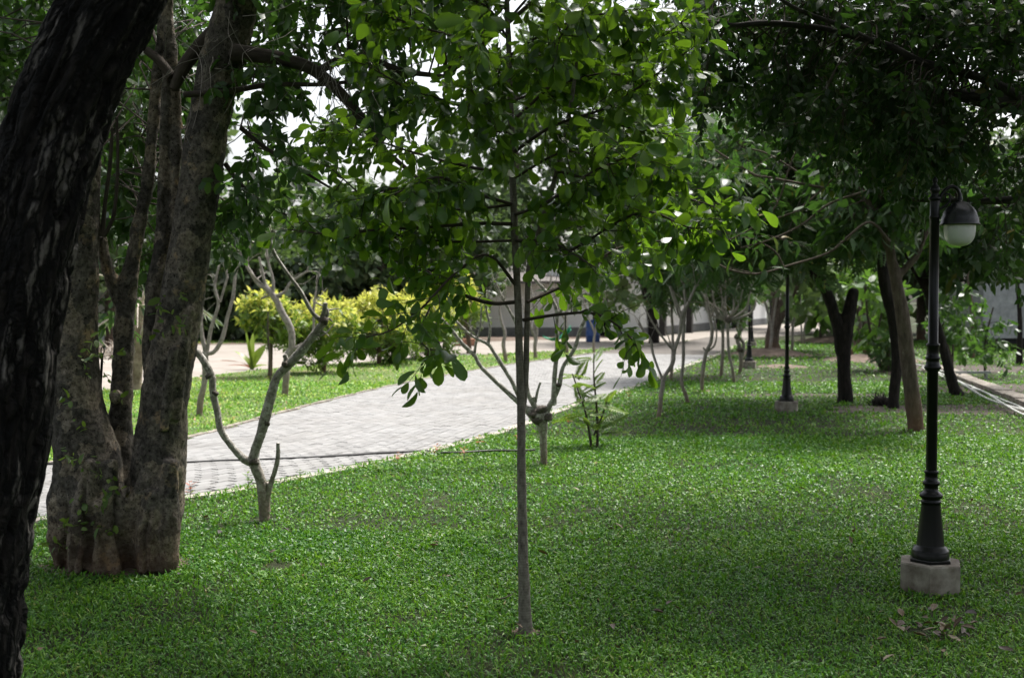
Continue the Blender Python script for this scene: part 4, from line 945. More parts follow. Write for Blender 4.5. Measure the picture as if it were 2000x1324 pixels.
# feathery tree, pale limb
t, D, sk = simple_tree('feathery_tree', 'dark leaning trunk with pale upper limb and feathery leaves, behind the grey trunk', (1745, 797),
    [[(1744, 804, 12), (1746, 770, 11), (1752, 700, 11), (1745, 620, 12), (1730, 560, 13), (1724, 500, 12), (1716, 420, 12)], [(1700, 350, 9), (1750, 280, 7), (1790, 200, 5)], [(1716, 425, 8), (1640, 380, 5), (1560, 340, 4)]], 'bark_dark', .022, .01)
mw, lv = MB(), Leaves()
p_, r_ = PL([(1717, 430, 12), (1710, 380, 12), (1698, 340, 11.5), (1680, 295, 11), (1655, 255, 11), (1628, 208, 9), (1590, 140, 7)], D); mp_ = MB(); sk += list(tube(mp_, p_, r_, 12, 6, lambda q: .01 * (fbm(q * 14, 2) - .5))[0]); mp_.build('pale_limb', M['bark_fra'], t)
cs = np.vstack([pbox(1380, 1600, 180, 480, 15.8, 19.5, 44), pbox(1320, 1440, 300, 540, 15, 19, 22), pbox(1560, 1760, 60, 330, 17, 20, 24)])
foliate(mw, lv, sk, cs, 6, .75, 9, .23, .4, .014, .5)
mw.build('branch', M['bark_stem'], t); lv.mesh('crown', FEAB, M['fea'], t)
# leaning dark trunk right of the lamp
t, D, sk = simple_tree('dark_leaning_tree', 'black trunk leaning left behind the nearest lamp post', (1866, 772),
    [[(1872, 780, 16), (1862, 755, 11), (1850, 710, 9.5), (1836, 660, 9.5), (1822, 610, 9), (1812, 560, 9), (1800, 480, 8), (1810, 380, 6)], [(1812, 560, 6), (1860, 480, 5), (1930, 430, 4), (2000, 420, 3)], [(1818, 590, 5), (1790, 540, 4), (1765, 490, 3)]], 'bark_dark', .025, .012)
mw, lv = MB(), Leaves()
cs = np.vstack([pbox(1800, 2060, 370, 500, 19, 23, 50), pbox(1760, 1960, 290, 420, 19, 23, 22)])
foliate(mw, lv, sk, cs, 6, .8, 9, .21, .55, .02, .6)
mw.build('branch', M['bark_dark'], t); lv.mesh('crown', LANC, M['dark'], t)
# young leafy plants in the strip on the right
def young(label, foot, stems, cs, m='bgl', leaf=OVAL, size=.2, nl=8, tl=.5, tw=4, bark='bark_stem', name='leafy_young_tree', cat='young tree', group=None):
    b0 = G(*foot); t = thing(name, label, cat, b0, group); D = b0[1]; mb, lv = MB(), Leaves(); sk = []
    for s_ in stems: p_, r_ = PL(s_, D); sk += list(tube(mb, p_, r_, 7, 5)[0])
    foliate(mb, lv, sk, cs(D), tw, tl, nl, size, .4, .006, .6, tr=.004)
    mb.build('stem', M[bark], t); lv.mesh('crown', leaf, M[m], t)
    return t
young('bright green leafy young tree under the boughs, left of the grey trunk', (1722, 725), [[(1722, 728, 3.6), (1716, 700, 3.2), (1706, 670, 3), (1695, 620, 2.4), (1690, 560, 2)], [(1706, 670, 2.4), (1720, 620, 2), (1722, 570, 1.6)]], lambda D: pbox(1665, 1740, 545, 650, D - 1, D + 1, 13), size=.26)
young('tall bright leafed young tree filling the gap behind the black forked trunk', (1600, 668), [[(1600, 671, 3.6), (1606, 630, 3.2), (1612, 580, 2.6), (1625, 500, 2)], [(1606, 620, 2), (1590, 560, 1.6)]], lambda D: np.vstack([pbox(1585, 1690, 500, 585, D - 2, D + 2, 20), pbox(1575, 1620, 560, 612, D - 2, D + 1, 8)]), size=.45, tl=.9)
young('thin leafy sapling right of the nearest lamp post before the white trailer', (1862, 748), [[(1863, 750, 3), (1858, 700, 2.6), (1842, 640, 2.4), (1850, 590, 2)], [(1860, 720, 2), (1862, 640, 1.8), (1858, 600, 1.4)]], lambda D: np.vstack([pbox(1825, 1900, 560, 680, D - 1.5, D + 1, 16)]), size=.15, m='left')
young('leafy drooping plant in front of the white trailer', (1925, 735), [[(1925, 737, 2.4), (1922, 690, 2.2), (1930, 640, 2), (1940, 600, 1.4)]], lambda D: pbox(1890, 1960, 610, 690, D - 1, D + .6, 9), size=.15, m='left')
young('leaning bare stick with sparse leaves propped beside the black forked trunk', (1655, 700), [[(1655, 702, 4.4), (1672, 675, 4), (1690, 645, 4), (1702, 625, 3.4), (1712, 590, 2)]], lambda D: pbox(1705, 1750, 560, 650, D - .5, D + .5, 6), size=.24, bark='bark_grey')
young('small feathery seedling on the earth strip by the leaning trunk', (1735, 728), [[(1735, 730, 2), (1736, 700, 1.6), (1740, 670, 1.2)]], lambda D: pbox(1722, 1762, 660, 712, D - .4, D + .4, 8), 'fea', FEA, .26, 5, .3)
for i, (x, y, xt, yt, lab) in enumerate(((1900, 700, 1893, 560, 'thin grey post-like trunk before the white trailer'), (1990, 712, 1986, 540, 'dark slim trunk at the right edge beside the white trailer'), (1752, 715, 1738, 600, 'slim grey trunk behind the feathery seedling'), (1690, 690, 1684, 590, 'thin pale pole-like trunk right of the black forked trunk'), (1672, 684, 1676, 590, 'second thin pale pole-like trunk close behind the black forked trunk'))):
    d_ = G(x, y)[1]; mid_ = ((x + xt) / 2 + 4, (y + yt) / 2, 5)
    simple_tree('slim_tree', lab, (x, y), [[(x, y + 5, 7), mid_, (xt, yt, 4), (xt - 6, yt - 90, 3)]], 'bark_grey' if i != 1 else 'bark_dark', .035, .01, group='slim trunks in the right hand strip')
# spiky stump
b0 = G(1722, 792); t = thing('dry_stump', 'dark spiky stump of cut leaf stalks at the foot of the right trunks', 'stump', b0); mb = MB()
for k in range(46):
    d_ = norm(np.array((rng.normal() * .8, rng.normal() * .6, .9))); p0 = b0 + np.array((rng.normal() * .09, rng.normal() * .07, 0)); L = rng.uniform(.12, .34)
    tube(mb, [p0, p0 + d_ * L * .6, p0 + d_ * L + np.array((0, 0, -.02))], [.012, .008, .003], 5, 2)
mb.build('stalks', M['bark_dark'], t); mb = MB(); blob(mb, b0 + np.array((0, 0, .06)), (.17, .14, .1), seed=4); mb.build('root_ball', M['bark_dark'], t)
# thick trunk on the earth mound
t, D, sk = simple_tree('mound_tree', 'thick leaning trunk on an earth mound beyond the path', (1512, 692), [[(1512, 698, 19), (1508, 670, 14), (1512, 640, 12), (1530, 600, 11), (1545, 570, 10), (1560, 530, 9), (1570, 440, 7)], [(1508, 640, 9), (1516, 600, 8), (1510, 560, 7), (1500, 500, 5)]], 'bark_grey', .04, .02)
mw, lv = MB(), Leaves(); foliate(mw, lv, sk, pbox(1440, 1640, 400, 550, 34, 40, 40), 6, 1.4, 9, .4, .4, .03, .6); mw.build('branch', M['bark_grey'], t); lv.mesh('crown', SMALL, M['bg1'], t)
t, D, sk = simple_tree('wall_tree', 'dark trunk with whitewashed look standing before the white building', (1277, 670), [[(1277, 674, 11), (1276, 640, 10), (1270, 600, 9), (1258, 560, 8), (1240, 500, 6), (1230, 420, 5)], [(1272, 600, 6), (1290, 550, 5), (1300, 480, 4)]], 'bark_dark', .05, .02)
t['label'] = 'dark trunked tree standing in front of the white building'
mw, lv = MB(), Leaves(); foliate(mw, lv, sk, np.vstack([pbox(1160, 1360, 400, 570, 43, 49, 40), pbox(1180, 1350, 250, 420, 43, 49, 36)]), 6, 1.5, 8, .42, .4, .03, .6); mw.build('branch', M['bark_grey'], t); lv.mesh('crown', SMALL, M['bg1'], t)
# drooping feathery foliage over the path trees
for i, (x, y, top, lab) in enumerate(((1310, 742, 430, 'small feathery leaved tree over the slim path-side trunks'), (1408, 735, 440, 'drooping feathery leaved tree left of the second lamp post'))):
    t, D, sk = simple_tree('feathery_young_tree', lab, (x, y), [[(x, y + 4, 4), (x + 4, y - 60, 3.6), (x + 2, y - 130, 3.2), (x - 4, y - 220, 2.6), (x, top, 2)]], 'bark_pale', .03, .004)
    mw, lv = MB(), Leaves(); foliate(mw, lv, sk, np.vstack([pbox(x - 50, x + 55, top, 560, D - 1.5, D + 1.5, 24), pbox(x - 25, x + 30, 540, 600, D - 1, D + 1, 6)]), 7, .6, 9, .22, .25, .012, .5)
    mw.build('branch', M['bark_stem'], t); lv.mesh('crown', FEAB, M['fea'], t)

# ------------------------------------------------------------------ ferny shrub, yellow shrubs, coconut seedling
b0 = G(1156, 874); D = b0[1]; t = thing('fern_leaved_shrub', 'light green fern leaved seedling on the lawn edge right of the sapling', 'shrub', b0); mb, lv = MB(), Leaves()
for rows in ([(1156, 880, 2.8), (1150, 840, 2.4), (1142, 800, 2), (1130, 765, 1.6), (1118, 730, 1.2)], [(1166, 880, 3), (1167, 840, 2.6), (1165, 790, 2.2), (1160, 740, 1.6), (1160, 690, 1)], [(1160, 850, 2), (1175, 815, 1.6), (1190, 770, 1.2)]):
    p_, r_ = PL(rows, D); p_, _ = tube(mb, p_, r_, 6, 5)
    for k in range(13):
        j = int(len(p_) * (.2 + .79 * k / 13)); a = k * 2.4 + rng.normal() * .3
        d_ = np.array((math.cos(a), math.sin(a), rng.uniform(-.2, .9))); lv.add(p_[min(j, len(p_) - 1)], d_, (rng.normal() * .5, -.4 + rng.normal() * .5, 1), rng.uniform(.25, .45))
mb.build('stem', M['bark_stem'], t); lv.mesh('fronds', FERN, M['yg'], t)
def shrub(label, foot, cx, cy, rx, ry, n=40, depth=1.1, leaf=.135, dens=12, yellow=.5):
    b0 = G(*foot); D = b0[1]; t = thing('yellow_shrub', label, 'shrub', b0, 'yellow tipped round shrubs'); mb, lv = MB(), Leaves()
    p_, r_ = PL([(foot[0], foot[1] + 3, 5), (foot[0] + 1, foot[1] - 20, 4.4), (cx, cy + ry * .5, 4), (cx, cy, 3)], D); sk, _ = tube(mb, p_, r_, 8, 4)
    c = P(cx, cy + 10, D); cs = ell(c, (rx * 1.1 * px(D), rx * px(D) * depth, ry * 1.1 * px(D)), int(n * .95), .3)
    top = c[2] + ry * px(D) * (.75 - yellow)
    mf = lambda o: ((o[:, 2] + rng.normal(size=len(o)) * .28) > top).astype(int)
    foliate(mb, lv, sk, cs, 7, .36, dens, leaf, .05, .012, .6, .9, mfun=mf); mb.build('trunk', M['bark_grey'], t)
    lv.mesh('crown', LANC, [M['yg'], M['yel']], t)
shrub('yellow tipped shrub on a bare stem, leftmost of the row', (527, 735), 530, 610, 48, 50, 30, yellow=.35)
shrub('yellow tipped shrub behind the pale leaning frangipani', (632, 728), 630, 645, 62, 62, 44, yellow=.3)
shrub('broad bright yellow shrub, largest of the row', (740, 712), 745, 630, 82, 62, 70, yellow=.62)
shrub('pale yellow shrub half hidden by the drooping sapling leaves', (838, 700), 838, 625, 62, 66, 56, yellow=.58)
shrub('small yellow tipped shrub beside the white wall', (915, 690), 905, 590, 40, 42, 24, yellow=.5)
b0 = G(492, 722); D = b0[1]; t = thing('coconut_seedling', 'young coconut palm seedling with upright yellow green blades on the sand verge', 'palm', b0)
for k, (dx, tip, wd) in enumerate(((-62, 690, 5), (-38, 670, 9), (-12, 645, 12), (3, 648, 12), (28, 672, 9), (40, 700, 4), (-50, 700, 3), (12, 690, 6))):
    V, Fc = [], []; n = 9
    for i in range(n + 1):
        u = i / n; x = 492 + dx * u ** 1.35; y = 722 - (722 - tip) * (u ** .8) + (0 if abs(dx) < 30 else 14 * u * u)
        wv = wd * (math.sin(math.pi * min(1, u * .93 + .07)) ** .8) * (1 if u < 1 else 0) + .4; c = P(x, y, D + .12 * math.sin(k * 2.1) * u); q = wv * px(D)
        s_ = np.array((math.cos(k * .7), math.sin(k * .7) * .6, .25 * (1 if dx > 0 else -1))) * q
        V += [c - s_ + np.array((0, -.03, 0)) * wv / 9, c, c + s_ + np.array((0, -.03, 0)) * wv / 9]
    for i in range(n):
        a = i * 3; Fc += [(a, a + 1, a + 4, a + 3), (a + 1, a + 2, a + 5, a + 4)]
    link('frond', raw_mesh('frond', np.array(V) - b0, [np.array(Fc)], M['orange'] if k in (0, 6) else M['palm']), t)
mb = MB(); tube(mb, [b0 + np.array((0, 0, -.02)), b0 + np.array((0, 0, .1)), b0 + np.array((0, 0, .3))], [.05, .045, .02], 8, 3); mb.build('stem', M['palm'], t)
# orange tipped seedlings along the path
for i, (x, y, h, lab) in enumerate(((371, 985, 34, 'by the left tree'), (776, 921, 28, 'left of the hose crossing'), (853, 902, 26, 'where the hose leaves the paving'), (906, 906, 24, 'right of the hose end'), (1012, 870, 16, 'just left of the sapling stem'),
                                    (484, 968, 34, 'left of the nearest frangipani'), (586, 950, 24, 'between the nearest frangipani and the hose'), (935, 890, 30, 'near the knobbly frangipani'), (1110, 850, 30, 'at the foot of the fern leaved shrub'), (1228, 795, 24, 'between shrub and slim forked tree'), (735, 925, 14, 'on the middle of the path edge'))):
    b0 = G(x, y); D = b0[1]; t = thing('orange_seedling', 'small orange leaved seedling in the grass edge ' + lab, 'seedling', b0, 'orange seedlings along the path'); mb, lv = MB(), Leaves()
    hh = 1.3 * h * px(D); p_, _ = tube(mb, [b0, b0 + np.array((.005, 0, hh * .5)), b0 + np.array((0, 0, hh))], [.003, .0025, .0015], 5, 3)
    for k in range(11):
        j = int(len(p_) * (.3 + .65 * k / 11)); a = k * 2.4; lv.add(p_[min(j, len(p_) - 1)], (math.cos(a), math.sin(a), .7), (0, 0, 1), rng.uniform(.05, .08), 0 if k > 3 and i not in (5, 6, 10) else 1)
    mb.build('stem', M['bark_stem'], t); lv.mesh('leaves', LANC, [M['orange'], M['yg']], t)

# ------------------------------------------------------------------ far trees and hedge
def far_tree(label, x, d, h, rx, m='bg1', n=60, leaf=.4, nl=9, z0=None, tl=1.3, trunk=.16, bark='bark_grey', shell=.3, lean=0., tw=6, ry=None, name='far_tree'):
    b0 = np.array(((x - CX) / F * d, d, 0.)); t = thing(name, label, 'tree', b0, 'trees behind the road and buildings'); mb, lv = MB(), Leaves(); z0 = h * .28 if z0 is None else z0
    cz = (h + z0) / 2; top = b0 + np.array((lean, 0, h * .85))
    sk = list(tube(mb, [b0 + np.array((0, 0, -.1)), b0 + np.array((rng.normal() * .15, 0, h * .25)), b0 + np.array((lean * .5, rng.normal() * .3, h * .5)), top], [trunk * 1.3, trunk, trunk * .7, trunk * .2], 9, 5)[0])
    for k in range(5):
        a = rng.random() * 6.28; e = b0 + np.array((lean * .6 + rx * .6 * math.cos(a), rx * .5 * math.sin(a), cz + rng.uniform(-.1, .25) * h)); s0 = sk[int(len(sk) * rng.uniform(.35, .65))]
        sk += list(tube(mb, [s0, s0 * .45 + e * .55 + np.array((0, 0, -.1 * h)), e], [trunk * .5, trunk * .35, trunk * .12], 6, 4)[0])
    cs = ell(b0 + np.array((lean * .6, 0, cz)), (rx, ry or rx * .85, (h - z0) / 2), n, shell)
    foliate(mb, lv, sk, cs, tw, tl, nl, leaf, .3, .03, .6, tr=.01, twigs=False); mb.build('trunk', M[bark], t); lv.mesh('crown', SMALL, M[m], t)
far_tree('dark dense tree behind the sand road on the far left', 60, 40, 13, 4.5, 'bg2', 110, z0=.8)
far_tree('tall dark tree between the left stems in the distance', 215, 42, 14, 4.2, 'bg2', 110, z0=1.6)
far_tree('dark tree behind the three armed frangipani', 400, 50, 5.2, 3.8, 'bg2', 76, z0=.3)
far_tree('dark round tree behind the leftmost yellow shrub', 530, 50, 4.4, 3.8, 'bg2', 84, z0=.2)
far_tree('grey green feathery tree above the yellow shrubs', 610, 55, 8.0, 4.2, 'bg1', 80, z0=.8)
far_tree('dark tree behind the broad yellow shrub', 700, 49, 5.0, 3.8, 'bg2', 84, z0=.2)
far_tree('dark tree behind the pale yellow shrub', 820, 50, 7.4, 3.8, 'bg2', 84, z0=.3)
far_tree('light green tree left of the white wall', 905, 62, 9.0, 4.4, 'bg1', 80, z0=2.6)
far_tree('light green tree rising above the white wall', 1010, 66, 17, 5.4, 'bg1', 110, z0=2.8)
far_tree('tree rising behind the white wall near the gap', 1130, 68, 20, 5.8, 'bg1', 130, z0=3.0)
far_tree('tall tree over the gap between the white buildings', 1250, 72, 20, 6.5, 'bg2', 130, z0=3.6)
far_tree('broad tree behind the long white building', 1340, 84, 13, 7, 'bg2', 90, z0=3.6, leaf=.5, tl=1.8)
far_tree('dark tree closing the view at the end of the path', 1560, 95, 13, 7.5, 'bg2', 110, z0=.6, leaf=.55, tl=2)
far_tree('tall dark tree beyond the second lamp post', 1450, 70, 12, 5.5, 'bg2', 84, z0=3.8, leaf=.5, tl=1.6)
far_tree('dark tree behind the bright young trees', 1690, 60, 10, 5, 'bg2', 100, z0=.4, leaf=.5, tl=1.6)
far_tree('dark tree behind the strip of right hand trunks', 1800, 50, 9.5, 4.6, 'bg2', 96, z0=1.0, leaf=.42, tl=1.4)
far_tree('dark tree above the white trailer', 1930, 46, 9, 4.4, 'bg2', 90, z0=1.9, leaf=.4, tl=1.4)
far_tree('dark tree beyond the right edge behind the trailer', 2090, 50, 10, 5, 'bg2', 90, z0=.8, leaf=.42, tl=1.4)
far_tree('mid green tree left of the dark round tree', 470, 64, 8.6, 3.4, 'bg1', 60, z0=2)
far_tree('dark tree beyond the left edge by the road', -130, 38, 10, 5, 'bg2', 80, z0=.8)
# dark hedge along the far side of the sand road
hx0, hx1 = P(-300, 600, 47)[0], P(905, 600, 49.5)[0]
b0 = np.array(((hx0 + hx1) / 2, 49., 0)); t = thing('hedge', 'long dark hedge along the far side of the sand road', 'hedge', b0); mb, lv = MB(), Leaves()
for k in range(26):
    x = hx0 + (hx1 - hx0) * (k + .5) / 26; p = np.array((x, 49 + rng.normal() * .4, 0)); tube(mb, [p, p + np.array((rng.normal() * .2, 0, 1.2)), p + np.array((rng.normal() * .4, 0, 2.6))], [.06, .05, .02], 6, 3)
cs = np.stack([rng.uniform(hx0, hx1, 330), 49.2 + rng.uniform(-.7, 1.0, 330), rng.uniform(.5, 3.3, 330)], -1)
sk = [np.array((x, 49, 1.)) for x in np.linspace(hx0, hx1, 60)]
foliate(mb, lv, sk, cs, 5, .9, 8, .34, .3, .02, .6, twigs=False); mb.build('stems', M['bark_dark'], t); lv.mesh('foliage', SMALL, M['bg2'], t)

# ------------------------------------------------------------------ buildings
def building(label, a, b, h, post_ts, openings, boards=()):
    a, b = np.array(a), np.array(b); t = thing('white_building', label, 'building', (a + b) / 2); L = np.linalg.norm(b - a); u = (b - a) / L; n = np.array((-u[1], u[0], 0)); 
    if n[1] < 0: n = -n
    at = lambda s, o=0.: a + u * L * s + n * o
    edges = [0.] + [e for o in openings for e in o[:2]] + [1.]
    for i in range(0, len(edges), 2):
        mb = MB(); quadbox(mb, at(edges[i], .1), at(edges[i + 1], .1), .2, .42, h); mb.build('wall', M['wall'], t, smooth=False)
        mb = MB(); quadbox(mb, at(edges[i], .08), at(edges[i + 1], .08), .26, 0, .42); mb.build('plinth', M['plinth'], t, smooth=False)
    for o in openings:
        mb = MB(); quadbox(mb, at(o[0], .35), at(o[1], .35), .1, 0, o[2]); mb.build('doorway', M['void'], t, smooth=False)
        if o[2] < h - .1: mb = MB(); quadbox(mb, at(o[0], .1), at(o[1], .1), .2, o[2], h); mb.build('wall', M['wall'], t, smooth=False)
    for s in post_ts:
        mb = MB(); quadbox(mb, at(s - .16 / L, -.55), at(s + .16 / L, -.55), .3, 0, h); mb.build('column', M['post'], t, smooth=False)
    for s0, s1 in boards:
        k = int((s1 - s0) * L / .22)
        for i in range(k): mb = MB(); quadbox(mb, at(s0 + (s1 - s0) * i / k, -.06), at(s0 + (s1 - s0) * (i + .92) / k, -.06), .05, 1.5, h); mb.build('board', M['wood'], t, smooth=False)
    mb = MB(); V = np.array([at(-.03, -.7), at(1.03, -.7), at(1.03, 3), at(-.03, 3)]); V[:, 2] = (h, h, h + .5, h + .5); V = np.vstack([V, V + np.array((0, 0, .12))])
    mb.add(V, [(3, 2, 1, 0), (4, 5, 6, 7), (0, 1, 5, 4), (1, 2, 6, 5), (2, 3, 7, 6), (3, 0, 4, 7)]); mb.build('roof', M['roof'], t, smooth=False)
    mb = MB(); quadbox(mb, at(.002, 5), at(.998, 5), .2, 0, h + .3); mb.build('back_wall', M['wall'], t, smooth=False)
    for s in (.001, .999): mb = MB(); quadbox(mb, at(s, .22), at(s, 4.9), .2, 0, h); mb.build('side_wall', M['wall'], t, smooth=False)
    return t
building('long white building with dark columns beyond the end of the path', G(1262, 657), G(1497, 632.5), 3.6, (.03, .2, .42, .56, .72, .97), ((.0005, .03, 2.4),), ((.9, .965),))
building('low white building seen behind the knobbly frangipani', G(928, 656.5), G(1215, 656.5), 2.5, (), ((.80, .97, 2.1),))
def slab(name, label, cat, a, b, h, m, thick=.2, z0=0):
    a, b = np.array(a), np.array(b); mb = MB(); quadbox(mb, a, b, thick, z0, h); o = mb.build(name, M[m], smooth=False, loc=tuple((a + b) / 2)); return tag(o, label, cat)
slab('boundary_wall', 'bright white wall seen between the stems of the left tree', 'wall', G(-420, 672), G(322, 676), 2.1, 'wall')
slab('grey_fence', 'dark grey fence panel left of the low white building', 'fence', G(880, 659), G(926, 657.5), 2.4, 'plinth')
# trailer at right
a, b = G(1900, 686), G(1996, 684); t = thing('white_trailer', 'white box trailer parked behind the leafy plants at right', 'trailer', (a + b) / 2); u = b - a; u = u / np.linalg.norm(u)
mb = MB(); quadbox(mb, a + np.array((0, 1.1, 0)), b + u * 1.8 + np.array((0, 1.1, 0)), 2.1, .42, 2.3); mb.build('body', M['steel'], t, smooth=False)  # white panels, the shade of the trees put into their grey colour
mb = MB(); quadbox(mb, a + u * .1 + np.array((0, 1.1, 0)), b + u * 1.7 + np.array((0, 1.1, 0)), 1.9, .22, .415); mb.build('chassis', M['void'], t, smooth=False)
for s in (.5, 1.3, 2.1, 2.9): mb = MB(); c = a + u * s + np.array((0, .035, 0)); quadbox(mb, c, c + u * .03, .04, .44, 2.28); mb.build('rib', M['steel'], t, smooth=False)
for s in (.7, 2.6):
    mb = MB(); c = a + u * s + np.array((0, .2, .26)); tube(mb, [c, c + np.array((0, .2, 0))], [.26, .26], 18, 1); w_ = mb.build('wheel', M['hose'], t)
    mb = MB(); tube(mb, [c + np.array((0, -.012, 0)), c + np.array((0, .02, 0))], [.13, .13], 14, 1); mb.build('rim', M['steel'], w_)
# blue drum, brick heap, net
b0 = G(1158, 668); mb = MB(); t = thing('blue_drum', 'blue plastic drum before the low white building', 'drum', b0)
lathe(mb, [(.0, 0), (.27, 0), (.29, .03), (.29, .25), (.31, .28), (.29, .31), (.29, .58), (.31, .61), (.29, .64), (.29, .86), (.27, .9), (0, .9)], b0, 20); mb.build('body', M['blue'], t)
mb = MB(); lathe(mb, [(.3, .87), (.31, .88), (.31, .91), (.28, .92), (0, .925)], b0, 20); mb.build('lid', M['blue'], t)
b0 = G(918, 676); t = thing('brick_stack', 'small stack of orange bricks by the yellow shrubs', 'bricks', b0)
for i in range(3):
    for j in range(2):
        for k in range(2): mb = MB(); box(mb, b0 + np.array((-.6 + j * .4 + (i % 2) * .04, k % 2 * .22, .02 + (i + (k // 2) * 4) * .085)), b0 + np.array((-.22 + j * .4 + (i % 2) * .04, k % 2 * .22 + .2, .1 + (i + (k // 2) * 4) * .085))); mb.build('brick', M['clay'], t, smooth=False)
b0 = P(1112, 640, 34.9); mb = MB()
V = []; n = 12
for i in range(n + 1):
    for j in range(6):
        x = 1060 + 55 * i / n; s_ = 4 * (i / n) * (1 - i / n); V.append(P(x, 655 - 6 * (i / n) - 14 * (i / n) ** 2 + 16 * s_ * .6 + j * 1.5 * (.4 + i / n), 36.5 + .1 * math.sin(i + j)))
mb.add(np.array(V), [(i * 6 + j, i * 6 + j + 1, (i + 1) * 6 + j + 1, (i + 1) * 6 + j) for i in range(n) for j in range(5)])
o = mb.build('green_net', M['green'], loc=tuple(b0)); sm = o.modifiers.new('thick', 'SOLIDIFY'); sm.thickness = .01; tag(o, 'green shade net slung beside the whitish sapling', 'net')
# palm trunk and dry fronds left
b0 = G(262, 762); D = b0[1]; t = thing('palm_trunk', 'shaggy pale palm trunk seen between the stems of the left tree', 'palm', b0); mb = MB()
p_, r_ = PL([(264, 768, 12), (264, 740, 13), (265, 710, 15), (265, 680, 16), (268, 650, 18), (268, 620, 15), (270, 590, 11)], D); tube(mb, p_, r_, 18, 8, lambda q: .03 * (fbm(q * np.array((9, 9, 5)), 3) - .5)); mb.build('trunk', M['husk'], t)
for k in range(16):
    a = k * 2.4; h = .5 + .09 * k; c = p_[0] + np.array((0, 0, h)); d_ = np.array((math.cos(a), math.sin(a), .7)); mb = MB()
    tube(mb, [c + d_ * .1, c + d_ * .24 + np.array((0, 0, .1)), c + d_ * .32 + np.array((0, 0, .28))], [.06, .04, .012], 6, 3); mb.build('leaf_base', M['frond'], t)
lv = Leaves(); mb = MB()
for k in range(9):
    a = k * .7; c = P(270, 600, D); d_ = norm(np.array((math.cos(a), math.sin(a) * .6, rng.uniform(-.5, .9)))); pp = [c, c + d_ * .6, c + d_ * 1.1 + np.array((0, 0, -.2)), c + d_ * 1.5 + np.array((0, 0, -.55))]; q, _ = tube(mb, pp, [.025, .02, .015, .008], 6, 5)
    for p in q[3:]:
        for s in (-1, 1): lv.add(p, np.cross(d_, (0, 0, 1)) * s + d_ * .5 + np.array((0, 0, -.3)), (0, 0, 1), .4)
mb.build('frond_stalk', M['frond'], t); lv.mesh('fronds', leaf_proto([(0, 0), (.3, .035), (1, 0)]), M['bg1'], t)
b0 = G(205, 700); t = thing('dry_frond_heap', 'heap of dry palm fronds by the sand road at left', 'fronds', b0); mb = MB()
for k in range(60):
    a = rng.random() * 6.28; c = b0 + np.array((rng.normal() * .5, rng.normal() * .3, .02)); d_ = norm(np.array((math.cos(a), math.sin(a), rng.uniform(.2, 1.2)))); L = rng.uniform(.5, 1.3)
    tube(mb, [c, c + d_ * L * .6, c + d_ * L + np.array((0, 0, -.15 * L))], [.02, .018, .004], 4, 3)
mb.build('stalks', M['frond'], t)

